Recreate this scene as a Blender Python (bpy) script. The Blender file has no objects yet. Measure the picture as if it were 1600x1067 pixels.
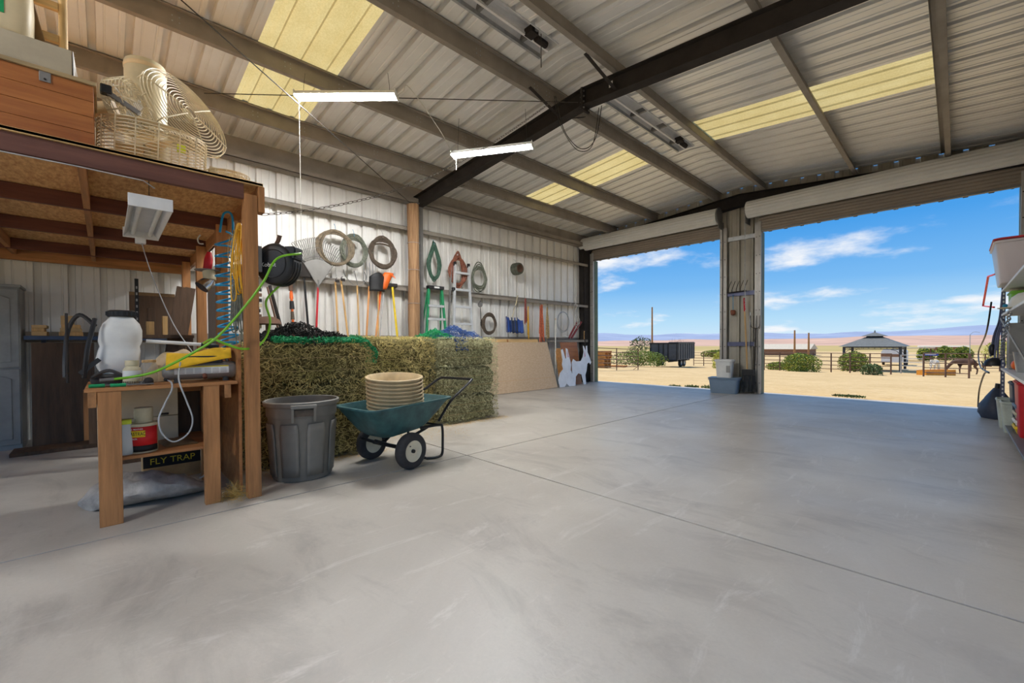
import bpy, bmesh, math, random
import numpy as np
from mathutils import Vector, Matrix, Euler
from math import sin, cos, pi, radians, sqrt
random.seed(7)
SC = bpy.context.scene
COL = SC.collection

# ------------------------------------------------------------------ camera
CAM_Z = 1.17
FPX, YAW, PITCH, ROLL, CYPX = 664.85, 0.807842532, -0.0153983818, -0.00551481535, 548.24
_cy, _sy, _cp, _sp, _cr, _sr = cos(YAW), sin(YAW), cos(PITCH), sin(PITCH), cos(ROLL), sin(ROLL)
_F = Vector((-_sy*_cp, _cy*_cp, _sp)); _R0 = Vector((_cy, _sy, 0)); _U0 = _R0.cross(_F)
_A = _R0*_cr + _U0*_sr; _B = -_R0*_sr + _U0*_cr
cam_d = bpy.data.cameras.new('camera'); cam = bpy.data.objects.new('camera', cam_d); COL.objects.link(cam)
cam_d.sensor_width = 36; cam_d.lens = FPX/1600*36; cam_d.shift_y = (CYPX-533.5)/1600
cam_d.clip_start = .05; cam_d.clip_end = 30000
cam.matrix_world = Matrix(((_A.x, _B.x, -_F.x, 0), (_A.y, _B.y, -_F.y, 0), (_A.z, _B.z, -_F.z, CAM_Z), (0, 0, 0, 1)))
SC.camera = cam
C0 = Vector((0, 0, CAM_Z))
# photograph pixel -> point on a real plane of the building
def ray(px, py): return _F + _A*((px-800)/FPX) - _B*((py-CYPX)/FPX)
def fp(px, py, z=0.0):
    d = ray(px, py); return C0 + d*((z-CAM_Z)/d.z)
def wp(px, py, X):
    d = ray(px, py); return C0 + d*(X/d.x)
def yp(px, py, Y):
    d = ray(px, py); return C0 + d*(Y/d.y)

# ------------------------------------------------------------------ light
VS = SC.view_settings
VS.view_transform = 'Standard'; VS.look = 'None'; VS.gamma = 1.0; VS.use_curve_mapping = False
VS.exposure = 0.0
SUN = 4.3
sun_d = bpy.data.lights.new('sun', 'SUN'); sun = bpy.data.objects.new('sun', sun_d); COL.objects.link(sun)
sun_d.energy = SUN; sun_d.angle = radians(.6); sun_d.color = (1, .95, .87)
_az, _el = radians(196), radians(62)      # direction towards the sun
_sv = Vector((cos(_el)*cos(_az), cos(_el)*sin(_az)*.0, sin(_el)))
sun.rotation_euler = _sv.to_track_quat('Z', 'Y').to_euler()

W = bpy.data.worlds.new('sky'); SC.world = W; W.use_nodes = True
nt = W.node_tree; N = nt.nodes; Lk = nt.links; N.clear()
def nd(t, **k):
    n = N.new(t)
    for a, b in k.items(): setattr(n, a, b)
    return n
tc = nd('ShaderNodeTexCoord'); sep = nd('ShaderNodeSeparateXYZ'); Lk.new(tc.outputs['Generated'], sep.inputs[0])
ramp = nd('ShaderNodeValToRGB'); cr = ramp.color_ramp
for i, (p, c) in enumerate([(0, (.66, .83, .95)), (.05, (.46, .73, .95)), (.12, (.20, .50, .90)), (.22, (.07, .35, .83)), (1, (.03, .22, .66))]):
    e = cr.elements[i] if i < 2 else cr.elements.new(p)
    e.position = p; e.color = (*c, 1)
Lk.new(sep.outputs['Z'], ramp.inputs[0])
zz = nd('ShaderNodeMath', operation='MAXIMUM'); Lk.new(sep.outputs['Z'], zz.inputs[0]); zz.inputs[1].default_value = .0
za = nd('ShaderNodeMath', operation='ADD'); Lk.new(zz.outputs[0], za.inputs[0]); za.inputs[1].default_value = .22
dv = nd('ShaderNodeVectorMath', operation='DIVIDE'); cmb = nd('ShaderNodeCombineXYZ')
for i in range(3): Lk.new(za.outputs[0], cmb.inputs[i])
Lk.new(tc.outputs['Generated'], dv.inputs[0]); Lk.new(cmb.outputs[0], dv.inputs[1])
mp = nd('ShaderNodeMapping'); mp.inputs['Location'].default_value = (3.1, 5.2, 0); mp.inputs['Scale'].default_value = (1.15, 1.15, 0)
Lk.new(dv.outputs[0], mp.inputs[0])
nz = nd('ShaderNodeTexNoise'); nz.inputs['Scale'].default_value = 1.15; nz.inputs['Detail'].default_value = 9; nz.inputs['Roughness'].default_value = .56
Lk.new(mp.outputs[0], nz.inputs['Vector'])
cm = nd('ShaderNodeMapRange'); cm.inputs['From Min'].default_value = .51; cm.inputs['From Max'].default_value = .66; Lk.new(nz.outputs['Fac'], cm.inputs['Value'])
cm.interpolation_type = 'SMOOTHSTEP'
mx = nd('ShaderNodeMix', data_type='RGBA'); Lk.new(cm.outputs[0], mx.inputs[0]); Lk.new(ramp.outputs[0], mx.inputs[6]); mx.inputs[7].default_value = (.93, .95, .98, 1)
bg = nd('ShaderNodeBackground'); bg.inputs[1].default_value = 1.0; Lk.new(mx.outputs[2], bg.inputs[0])
wo = nd('ShaderNodeOutputWorld'); Lk.new(bg.outputs[0], wo.inputs[0])

# ------------------------------------------------------------------ helpers
class MB:
    """collects verts and faces of one part"""
    def __init__(s): s.v = []; s.f = []
    def add(s, vs, fs, M=None):
        b = len(s.v)
        s.v += [(M @ Vector(p)) if M else Vector(p) for p in vs]
        s.f += [tuple(b+i for i in q) for q in fs]
        return s
    def box(s, c, d, M=None):
        x, y, z = d[0]/2, d[1]/2, d[2]/2
        vs = [(c[0]+a*x, c[1]+b*y, c[2]+e*z) for a in (-1, 1) for b in (-1, 1) for e in (-1, 1)]
        return s.add(vs, [(0, 1, 3, 2), (4, 6, 7, 5), (0, 4, 5, 1), (2, 3, 7, 6), (0, 2, 6, 4), (1, 5, 7, 3)], M)
    def bb(s, x0, x1, y0, y1, z0, z1, M=None):
        return s.box(((x0+x1)/2, (y0+y1)/2, (z0+z1)/2), (abs(x1-x0), abs(y1-y0), abs(z1-z0)), M)
    def beam(s, p0, p1, w, h, up=(0, 0, 1)):
        """rectangular bar from p0 to p1, w sideways, h along up"""
        p0 = Vector(p0); p1 = Vector(p1); d = (p1-p0).normalized(); u = Vector(up)
        if abs(d.dot(u)) > .98: u = Vector((1, 0, 0))
        r = d.cross(u).normalized(); u = r.cross(d)
        vs = [p+r*(a*w/2)+u*(b*h/2) for p in (p0, p1) for a in (-1, 1) for b in (-1, 1)]
        return s.add(vs, [(0, 1, 3, 2), (4, 6, 7, 5), (0, 4, 5, 1), (2, 3, 7, 6), (0, 2, 6, 4), (1, 5, 7, 3)])
    def ring_loft(s, rings, caps=True, closed=False):
        b = len(s.v); n = len(rings[0])
        for r in rings: s.v += [Vector(p) for p in r]
        m = len(rings)
        for i in range(m if closed else m-1):
            j = (i+1) % m
            for k in range(n):
                s.f.append((b+i*n+k, b+i*n+(k+1) % n, b+j*n+(k+1) % n, b+j*n+k))
        if caps and not closed:
            s.f.append(tuple(b+k for k in range(n))[::-1]); s.f.append(tuple(b+(m-1)*n+k for k in range(n)))
        return s
    def tube(s, pts, r, n=6, closed=False, caps=True):
        pts = [Vector(p) for p in pts]; m = len(pts)
        if m < 2: return s
        T = []
        for i in range(m):
            a = pts[(i-1) % m] if (closed or i) else pts[0]; c = pts[(i+1) % m] if (closed or i < m-1) else pts[-1]
            t = c-a; T.append(t.normalized() if t.length > 1e-9 else Vector((0, 0, 1)))
        u = T[0].orthogonal().normalized(); rings = []
        for i in range(m):
            u = u-T[i]*u.dot(T[i])
            u = u.normalized() if u.length > 1e-6 else T[i].orthogonal().normalized()
            w = T[i].cross(u); rr = r[i] if isinstance(r, (list, tuple)) else r
            rings.append([pts[i]+(u*cos(2*pi*k/n)+w*sin(2*pi*k/n))*rr for k in range(n)])
        return s.ring_loft(rings, caps, closed)
    def cyl(s, p0, p1, r0, r1=None, n=14, caps=True):
        return s.tube([p0, p1], [r0, r0 if r1 is None else r1], n, caps=caps)
    def lathe(s, prof, n=24, M=None, caps=False):
        rings = []
        for r, z in prof:
            rings.append([(M @ Vector((r*cos(2*pi*k/n), r*sin(2*pi*k/n), z))) if M else Vector((r*cos(2*pi*k/n), r*sin(2*pi*k/n), z)) for k in range(n)])
        return s.ring_loft(rings, caps)
    def prism(s, poly, t, M=None):
        n = len(poly)
        vs = [(x, y, 0) for x, y in poly]+[(x, y, t) for x, y in poly]
        fs = [tuple(range(n))[::-1], tuple(range(n, 2*n))]+[(i, (i+1) % n, n+(i+1) % n, n+i) for i in range(n)]
        return s.add(vs, fs, M)
    def ball(s, c, r, nu=14, nv=9, M=None):
        r = (r, r, r) if not isinstance(r, (tuple, list)) else r
        rings = []
        for j in range(1, nv):
            ph = -pi/2+pi*j/nv
            rings.append([Vector((c[0]+r[0]*cos(ph)*cos(2*pi*k/nu), c[1]+r[1]*cos(ph)*sin(2*pi*k/nu), c[2]+r[2]*sin(ph))) for k in range(nu)])
        if M: rings = [[M @ p for p in q] for q in rings]
        return s.ring_loft(rings, True)
    def grid(s, fn, nu, nv, back=None):
        b = len(s.v)
        for j in range(nv+1):
            for i in range(nu+1): s.v.append(Vector(fn(i/nu, j/nv)))
        for j in range(nv):
            for i in range(nu):
                a = b+j*(nu+1)+i; s.f.append((a, a+1, a+nu+2, a+nu+1))
        return s
    def build(s, name, mat, parent=None, bev=0, smooth=False, solid=0, kind=None, label=None, sub=0):
        me = bpy.data.meshes.new(name)
        off = OFF.get(root_of(parent).name, None) if parent else None
        vs = [tuple(v-off) for v in s.v] if off else [tuple(v) for v in s.v]
        me.from_pydata(vs, [], s.f); me.update()
        if isinstance(mat, str): mat = MAT[mat]
        me.materials.append(mat)
        o = bpy.data.objects.new(name, me); COL.objects.link(o)
        if parent: o.parent = parent
        bm = bmesh.new(); bm.from_mesh(me); bmesh.ops.recalc_face_normals(bm, faces=bm.faces); bm.to_mesh(me); bm.free()
        if smooth:
            for p in me.polygons: p.use_smooth = True
            me.set_sharp_from_angle(angle=radians(smooth if smooth > 1 else 40))
        if solid:
            m = o.modifiers.new('thick', 'SOLIDIFY'); m.thickness = solid; m.offset = 0
        if bev:
            m = o.modifiers.new('bevel', 'BEVEL'); m.width = bev; m.segments = 2; m.limit_method = 'ANGLE'
        if sub:
            m = o.modifiers.new('sub', 'SUBSURF'); m.levels = sub; m.render_levels = sub
        if kind: o['kind'] = kind
        if label: o['label'] = label
        return o
OFF = {}
def root_of(o):
    while o.parent: o = o.parent
    return o
def thing(name, label, cat, loc=(0, 0, 0), rz=0, group=None, world=True):
    """Empty at the base of a thing; its parts are written in world coordinates unless world=False"""
    o = bpy.data.objects.new(name, None); COL.objects.link(o); o.location = loc; o.rotation_euler = (0, 0, rz)
    o.empty_display_size = .1
    o['label'] = label; o['category'] = cat
    if group: o['group'] = group
    if world: OFF[o.name] = Vector(loc)
    return o
def tag(o, label, cat, group=None):
    o['label'] = label; o['category'] = cat
    if group: o['group'] = group
    return o
def struct(name, loc=(0, 0, 0)):
    o = bpy.data.objects.new(name, None); COL.objects.link(o); o['kind'] = 'structure'; return o
def dup(root, loc, rz=None, label=None, group=None):
    r = root.copy(); COL.objects.link(r); r.location = loc
    if rz is not None: r.rotation_euler = (0, 0, rz)
    if label: r['label'] = label
    if group: r['group'] = group
    for ch in list(root.children):
        c = ch.copy(); COL.objects.link(c); c.parent = r
        for g in ch.children:
            e = g.copy(); COL.objects.link(e); e.parent = c
    return r
def share(o, loc, rot=None):
    """another child piece sharing mesh data"""
    c = o.copy(); COL.objects.link(c); c.location = loc
    if rot is not None: c.rotation_euler = rot
    return c
def TR(loc, rot=(0, 0, 0), sc=(1, 1, 1)):
    return Matrix.Translation(loc) @ Euler(rot).to_matrix().to_4x4() @ Matrix.Diagonal((*sc, 1))
def spline(pts, n=8, closed=False):
    """Catmull-Rom through points"""
    P = [Vector(p) for p in pts]; out = []; m = len(P)
    for i in range(m if closed else m-1):
        p0 = P[(i-1) % m] if closed or i > 0 else P[0]; p1 = P[i]; p2 = P[(i+1) % m]; p3 = P[(i+2) % m] if closed or i+2 < m else P[-1]
        for k in range(n):
            t = k/n
            out.append(.5*((2*p1)+(p2-p0)*t+(2*p0-5*p1+4*p2-p3)*t*t+(3*p1-p0-3*p2+p3)*t**3))
    if not closed: out.append(P[-1])
    return out
def text(name, s, size, M, mat, parent, ext=.001, sx=1.0):
    """raised lettering as a mesh part"""
    cu = bpy.data.curves.new(name, 'FONT'); cu.body = s; cu.size = size; cu.extrude = ext; cu.align_x = 'CENTER'; cu.align_y = 'CENTER'
    tmp = bpy.data.objects.new('tmp_text', cu); COL.objects.link(tmp); bpy.context.view_layer.update()
    me = bpy.data.meshes.new_from_object(tmp.evaluated_get(bpy.context.evaluated_depsgraph_get()))
    bpy.data.objects.remove(tmp); bpy.data.curves.remove(cu)
    me.materials.clear(); me.materials.append(MAT[mat]); o = bpy.data.objects.new(name, me); COL.objects.link(o)
    off = OFF.get(root_of(parent).name, None)
    M = M @ Matrix.Diagonal((sx, 1, 1, 1))
    me.transform(Matrix.Translation(-off) @ M if off else M)
    o.parent = parent
    return o
def face_mat(pos, normal, up=(0, 0, 1)):
    """local x to the reader's right, y up, z out along normal"""
    z = Vector(normal).normalized(); u = Vector(up); x = u.cross(z).normalized(); y = z.cross(x)
    return Matrix(((x.x, y.x, z.x, pos[0]), (x.y, y.y, z.y, pos[1]), (x.z, y.z, z.z, pos[2]), (0, 0, 0, 1)))

# ------------------------------------------------------------------ materials
MAT = {}
def lin(c):
    return tuple(((x/255)/12.92 if x/255 <= .04045 else ((x/255+.055)/1.055)**2.4) for x in c)
def mat(name, col, rough=.6, metal=0, var=.12, scale=6, bump=0, bscale=None, stretch=(1, 1, 1), col2=None, detail=4, spec=.4, island=0, srgb=True):
    m = bpy.data.materials.new(name); m.use_nodes = True; t = m.node_tree; n = t.nodes; l = t.links
    b = n['Principled BSDF']; c = lin(col) if srgb else col
    b.inputs['Roughness'].default_value = rough; b.inputs['Metallic'].default_value = metal; b.inputs['Specular IOR Level'].default_value = spec
    c2 = (lin(col2) if srgb else col2) if col2 else tuple(x*(1-2*var) for x in c); c1 = c if col2 else tuple(min(1, x*(1+var)) for x in c)
    tcn = n.new('ShaderNodeTexCoord'); mpn = n.new('ShaderNodeMapping'); mpn.inputs['Scale'].default_value = stretch
    l.new(tcn.outputs['Object'], mpn.inputs[0])
    nz = n.new('ShaderNodeTexNoise'); nz.inputs['Scale'].default_value = scale; nz.inputs['Detail'].default_value = detail; nz.inputs['Roughness'].default_value = .62
    l.new(mpn.outputs[0], nz.inputs['Vector'])
    mr = n.new('ShaderNodeMapRange'); mr.inputs['From Min'].default_value = .3; mr.inputs['From Max'].default_value = .7; l.new(nz.outputs['Fac'], mr.inputs['Value'])
    mix = n.new('ShaderNodeMix'); mix.data_type = 'RGBA'; l.new(mr.outputs[0], mix.inputs[0])
    mix.inputs[6].default_value = (*c1, 1); mix.inputs[7].default_value = (*c2, 1); out = mix.outputs[2]
    if island:
        g = n.new('ShaderNodeNewGeometry'); hs = n.new('ShaderNodeHueSaturation'); mm = n.new('ShaderNodeMapRange')
        mm.inputs['To Min'].default_value = 1-island; mm.inputs['To Max'].default_value = 1+island; l.new(g.outputs['Random Per Island'], mm.inputs['Value'])
        l.new(mm.outputs[0], hs.inputs['Value']); l.new(out, hs.inputs['Color']); out = hs.outputs[0]
    l.new(out, b.inputs['Base Color'])
    if bump:
        bn = n.new('ShaderNodeTexNoise'); bn.inputs['Scale'].default_value = bscale or scale*4; bn.inputs['Detail'].default_value = 5; l.new(mpn.outputs[0], bn.inputs['Vector'])
        bp = n.new('ShaderNodeBump'); bp.inputs['Strength'].default_value = bump; bp.inputs['Distance'].default_value = .01; l.new(bn.outputs['Fac'], bp.inputs['Height']); l.new(bp.outputs[0], b.inputs['Normal'])
    MAT[name] = m; return m
def wood(name, col, axis=2, col2=None, rough=.65):
    st = [9, 9, 9]; st[axis] = .7
    m = mat(name, col, rough, var=.2, scale=2.2, bump=.25, bscale=9, stretch=tuple(st), col2=col2, detail=6, island=.12); return m
def emit(name, col, strength):
    m = bpy.data.materials.new(name); m.use_nodes = True; t = m.node_tree; t.nodes.clear()
    e = t.nodes.new('ShaderNodeEmission'); e.inputs[0].default_value = (*col, 1); e.inputs[1].default_value = strength
    o = t.nodes.new('ShaderNodeOutputMaterial'); t.links.new(e.outputs[0], o.inputs[0]); MAT[name] = m; return m
def glassy(name, col, alpha=.5, rough=.25):
    m = bpy.data.materials.new(name); m.use_nodes = True; b = m.node_tree.nodes['Principled BSDF']
    b.inputs['Base Color'].default_value = (*lin(col), 1); b.inputs['Roughness'].default_value = rough; b.inputs['Alpha'].default_value = alpha
    MAT[name] = m; return m

wood('fir', (186, 130, 80)); wood('fir_x', (180, 126, 78), 0); wood('fir_y', (186, 130, 80), 1); wood('joist', (116, 66, 46), 1, (84, 46, 34)); wood('beam_red', (118, 78, 66), 1, (92, 58, 50))
wood('pine', (226, 190, 132)); wood('pine_y', (222, 184, 126), 1); wood('chest', (180, 116, 62), 1, (144, 84, 42), .45); wood('chest_top', (172, 150, 112), 1)
wood('handle_ash', (212, 170, 112)); wood('handle_orange', (216, 152, 92)); wood('pallet', (214, 150, 80), 0); wood('log', (176, 140, 104), 2, (116, 86, 60), .9)
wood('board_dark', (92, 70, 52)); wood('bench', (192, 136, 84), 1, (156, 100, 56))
mat('osb', (230, 184, 122), .75, col2=(186, 130, 76), scale=16, stretch=(1, 2.6, 1), detail=2, bump=.2)
mat('plywood', (214, 190, 160), .75, col2=(196, 166, 134), scale=5, stretch=(1, 3, 9), detail=5)
mat('purlin', (146, 138, 128), .55, .0, var=.1, scale=3); mat('steel_black', (58, 54, 52), .85, var=.15, scale=4, spec=.12); mat('steel_grey', (128, 126, 124), .45, .3, var=.1)
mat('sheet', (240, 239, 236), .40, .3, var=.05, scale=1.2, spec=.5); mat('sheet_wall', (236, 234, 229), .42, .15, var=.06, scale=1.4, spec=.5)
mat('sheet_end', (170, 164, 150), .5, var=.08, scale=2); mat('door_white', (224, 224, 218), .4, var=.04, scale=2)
mat('door_curtain', (150, 138, 124), .5, var=.05, scale=2); mat('jamb', (176, 172, 166), .4, .2, var=.07, scale=5); mat('green_trim', (86, 104, 82), .5)  # hanging door slats browned: shading put into the colour, same curtain as the coil
mat('galv', (176, 178, 180), .38, .6, var=.1, scale=9); mat('chrome', (200, 200, 204), .2, 1, var=.02)
mat('black_plastic', (38, 38, 40), .45, var=.15, scale=8); mat('rubber', (62, 60, 60), .85, var=.12, scale=12, bump=.1); mat('black_metal', (34, 34, 36), .4, .2)
mat('bin_grey', (124, 120, 112), .55, var=.08, scale=5, bump=.05); mat('barrow_green', (58, 98, 100), .5, var=.25, scale=7, bump=.04); mat('wheel_cream', (226, 216, 190), .5, var=.06)
mat('tub_cream', (222, 198, 156), .55, var=.12, scale=6); mat('white_plastic', (226, 226, 222), .4, var=.05); mat('cream', (206, 194, 160), .5, var=.06); mat('wire_cream', (216, 202, 170), .5, var=.08)
mat('white_paint', (226, 226, 226), .45, var=.05); mat('yellow_cloth', (236, 186, 42), .9, var=.1, scale=9, bump=.3); mat('beige_cloth', (196, 172, 138), .95, var=.15, scale=9, bump=.4)
mat('tank_grey', (150, 148, 144), .35, .3, var=.06); mat('label_white', (228, 228, 224), .6, var=.03); mat('label_yellow', (228, 206, 60), .6); mat('red_label', (206, 34, 38), .5, var=.05); mat('red', (196, 34, 44), .45, var=.1)
mat('yellow', (240, 206, 40), .5); mat('dark_text', (30, 28, 28), .6); mat('orange', (240, 110, 36), .45); mat('blue_hose', (24, 140, 186), .4, var=.08); mat('yellow_cord', (232, 176, 32), .5, var=.1)
mat('green_hose', (126, 196, 40), .4, var=.06); mat('hose_tan', (132, 118, 98), .7, var=.25, scale=20); mat('hose_brown', (92, 80, 68), .75, var=.25, scale=20); mat('hose_green', (62, 92, 76), .6, var=.25, scale=20)
mat('hose_grey', (112, 116, 102), .6, var=.25, scale=20); mat('hose_rust', (134, 80, 60), .6, var=.25, scale=20); mat('rope_orange', (206, 112, 82), .85, var=.3, scale=30, island=.45); mat('rope_tan', (198, 172, 126), .9, var=.3, scale=30, island=.4); mat('rope_white', (222, 220, 212), .8)
mat('rope_red', (160, 92, 86), .85, var=.3, scale=30, island=.45); mat('cord_grey', (176, 176, 176), .5); mat('wire_dark', (70, 66, 62), .5, .4); mat('chain', (120, 112, 104), .45, .6)
mat('net_black', (38, 36, 34), .9); mat('net_green', (22, 150, 92), .7); mat('net_blue', (52, 84, 142), .7); mat('ladder_green', (40, 140, 92), .5); mat('alum', (206, 208, 210), .35, .3, var=.06)
mat('blue_tarp', (38, 74, 150), .5, var=.2); mat('bag_grey', (176, 170, 162), .45, var=.2, scale=10, bump=.4); mat('bag_brown', (126, 98, 66), .8, var=.2, bump=.3); mat('cabinet', (148, 150, 148), .5, var=.1, scale=4)
mat('cooler', (206, 192, 160), .5, var=.06); mat('blue_beam', (60, 80, 112), .5); mat('box_tan', (196, 164, 116), .8); mat('grey_box', (176, 166, 146), .7, var=.06)
mat('tote_blue', (120, 140, 162), .5, var=.05); mat('tote_navy', (58, 66, 84), .5); mat('tote_pale', (196, 204, 192), .5); mat('green_box', (124, 190, 60), .5); mat('steel_blue', (96, 100, 128), .45, .3)
mat('cutout_white', (232, 236, 244), .6, var=.04); mat('pink', (220, 170, 190), .7); mat('lime', (206, 220, 50), .5); mat('dark_red', (128, 52, 56), .6)
glassy('clear_plastic', (236, 226, 226), .72, .3); glassy('clear_bag', (216, 226, 226), .8, .3); glassy('jar_glass', (200, 190, 170), .35, .08)
mat('hay_core', (128, 116, 70), .95, col2=(66, 58, 32), scale=22, detail=6, bump=.6, bscale=40); mat('hay_core_grey', (150, 146, 108), .95, col2=(84, 80, 54), scale=22, detail=6, bump=.6, bscale=40)  # straw-coloured bale core darkened for depth, shade between stalks put into the colour
mat('straw', (224, 206, 142), .9, var=.1, scale=3, col2=(160, 150, 88), island=.5); mat('straw_grey', (222, 216, 176), .9, col2=(158, 160, 118), scale=3, island=.4); mat('straw_gold', (222, 190, 110), .9, col2=(176, 136, 66), scale=3, island=.3)
mat('leaf', (128, 142, 58), .8, col2=(88, 110, 44), scale=2, island=.35); mat('leaf_yellow', (196, 186, 70), .8, col2=(140, 150, 60), scale=2, island=.3); mat('leaf_dark', (96, 112, 62), .8, col2=(66, 84, 46), scale=2, island=.35); mat('twig', (110, 84, 60), .9)
mat('rust', (112, 84, 68), .7, var=.2); mat('trailer', (78, 80, 84), .5, var=.15, scale=3); mat('gaz_roof', (112, 112, 106), .6); mat('gaz_post', (64, 66, 72), .5); mat('roof_pale', (206, 192, 168), .6); mat('wall_brown', (140, 106, 84), .8); mat('horse_brown', (92, 66, 54), .7, var=.12); mat('horse_white', (236, 226, 210), .7, var=.05)
mat('blue_sign', (70, 90, 190), .5); mat('trough', (226, 150, 50), .6, var=.1); mat('pole', (168, 122, 76), .8)
mat('red_hill', (220, 178, 150), .95, col2=(172, 138, 120), scale=.02, detail=8); mat('blue_hill', (158, 168, 188), .95, col2=(136, 146, 170), scale=.002); mat('scrub', (200, 170, 110), .95, col2=(168, 150, 84), scale=.03, detail=8)  # red and blue hill colours have distance haze mixed in
emit('tube_glow', (.99, .99, .985), 430.0)
# special surfaces
def concrete():
    m = bpy.data.materials.new('concrete'); m.use_nodes = True; t = m.node_tree; n = t.nodes; l = t.links; b = n['Principled BSDF']
    tcn = n.new('ShaderNodeTexCoord')
    def noise(sc, st=(1, 1, 1), det=6, ro=.6):
        mp = n.new('ShaderNodeMapping'); mp.inputs['Scale'].default_value = st; l.new(tcn.outputs['Object'], mp.inputs[0])
        q = n.new('ShaderNodeTexNoise'); q.inputs['Scale'].default_value = sc; q.inputs['Detail'].default_value = det; q.inputs['Roughness'].default_value = ro; q.inputs['Distortion'].default_value = .6; l.new(mp.outputs[0], q.inputs['Vector']); return q.outputs['Fac']
    def mr(v, a, c):
        q = n.new('ShaderNodeMapRange'); q.inputs['From Min'].default_value = a; q.inputs['From Max'].default_value = c; l.new(v, q.inputs['Value']); return q.outputs[0]
    def mix(f, a, c, sc=1.0):
        q = n.new('ShaderNodeMix'); q.data_type = 'RGBA'
        if sc != 1.0:
            k = n.new('ShaderNodeMath'); k.operation = 'MULTIPLY'; k.inputs[1].default_value = sc; l.new(f, k.inputs[0]); f = k.outputs[0]
        l.new(f, q.inputs[0])
        for i, x in ((6, a), (7, c)):
            if isinstance(x, tuple): q.inputs[i].default_value = (*lin(x), 1)
            else: l.new(x, q.inputs[i])
        return q.outputs[2]
    c = mix(mr(noise(.55, det=8), .35, .65), (203, 197, 187), (178, 171, 161))
    c = mix(mr(noise(.9, (1, 2.2, 1), 7, .7), .52, .72), c, (150, 144, 137), .75)
    c = mix(mr(noise(2.6, (2.5, .6, 1), 9, .75), .56, .7), c, (216, 211, 204), .7)
    c = mix(mr(noise(3.5, (.5, 2.8, 1), 9, .8), .62, .74), c, (116, 109, 102), .6)
    c = mix(mr(noise(60, det=3), .3, .7), c, (156, 152, 146), .15)
    l.new(c, b.inputs['Base Color']); b.inputs['Specular IOR Level'].default_value = .55
    r = n.new('ShaderNodeMapRange'); r.inputs['To Min'].default_value = .28; r.inputs['To Max'].default_value = .55; l.new(noise(1.2), r.inputs['Value']); l.new(r.outputs[0], b.inputs['Roughness'])
    bp = n.new('ShaderNodeBump'); bp.inputs['Strength'].default_value = .12; bp.inputs['Distance'].default_value = .01; l.new(noise(30, det=6), bp.inputs['Height']); l.new(bp.outputs[0], b.inputs['Normal'])
    MAT['concrete'] = m
concrete()
def skylight_mat():
    m = bpy.data.materials.new('fibreglass'); m.use_nodes = True; t = m.node_tree; n = t.nodes; l = t.links; n.clear()
    tcn = n.new('ShaderNodeTexCoord'); q = n.new('ShaderNodeTexNoise'); q.inputs['Scale'].default_value = 55; q.inputs['Detail'].default_value = 5; l.new(tcn.outputs['Object'], q.inputs['Vector'])
    q2 = n.new('ShaderNodeTexNoise'); q2.inputs['Scale'].default_value = 2.2; q2.inputs['Detail'].default_value = 3; l.new(tcn.outputs['Object'], q2.inputs['Vector'])
    ad = n.new('ShaderNodeMath'); ad.operation = 'ADD'; l.new(q.outputs['Fac'], ad.inputs[0]); l.new(q2.outputs['Fac'], ad.inputs[1])
    r = n.new('ShaderNodeMapRange'); r.inputs['From Min'].default_value = .75; r.inputs['From Max'].default_value = 1.25; l.new(ad.outputs[0], r.inputs['Value'])
    mx = n.new('ShaderNodeMix'); mx.data_type = 'RGBA'; l.new(r.outputs[0], mx.inputs[0]); mx.inputs[6].default_value = (.74, .58, .25, 1); mx.inputs[7].default_value = (.62, .46, .17, 1)
    tr = n.new('ShaderNodeBsdfTranslucent'); df = n.new('ShaderNodeBsdfDiffuse'); l.new(mx.outputs[2], tr.inputs[0]); l.new(mx.outputs[2], df.inputs[0])
    ms = n.new('ShaderNodeMixShader'); ms.inputs[0].default_value = .35; l.new(tr.outputs[0], ms.inputs[1]); l.new(df.outputs[0], ms.inputs[2])
    o = n.new('ShaderNodeOutputMaterial'); l.new(ms.outputs[0], o.inputs[0]); MAT['fibreglass'] = m
skylight_mat()

# ------------------------------------------------------------------ building dimensions
XL, XR, XC = -8.08, 1.09, -3.56          # left wall sheet, right wall sheet, ridge
YE, YB = 10.98, -5.5                     # wall with the two roll-up doors, open rear end
ZR, SL = 4.665, .084                     # top of rafters under the ridge, roof slope
ZD = .20                                 # purlin depth
def zroof(x): return ZR-SL*abs(x-XC)     # purlin underside
def zdeck(x): return zroof(x)+ZD
RP = .3048
def rib_profile(w, ribs=True):
    """(along, height) points of a ribbed metal sheet, one rib each foot"""
    pts = []; k = int(round(w/RP))
    for i in range(k):
        a = i*RP
        pts += [(a, 0), (a+.040, 0), (a+.046, .006), (a+.056, .006), (a+.062, 0), (a+.098, 0), (a+.106, .066), (a+.166, .066), (a+.174, 0), (a+.226, 0), (a+.232, .006), (a+.242, .006), (a+.248, 0)]
    pts.append((k*RP, 0)); return pts
# floor: six slabs with sawn joints between them
floor_o = struct('floor')
MB().bb(XL-.1, XR+.15, YB, YE+.3, -.3, -.045).build('slab_bed', 'rust', floor_o)
G = .0075
xs = [XL-.1, -3.58, XR+.15]; ys = [YB, -1.53, 2.75, 7.03, YE+.30]
for i in range(2):
    for j in range(4):
        MB().bb(xs[i]+G*(i > 0), xs[i+1]-G*(i < 1), ys[j]+G*(j > 0), ys[j+1]-G*(j < 3), -.044, 0).build('slab', 'concrete', floor_o, bev=.003)

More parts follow.
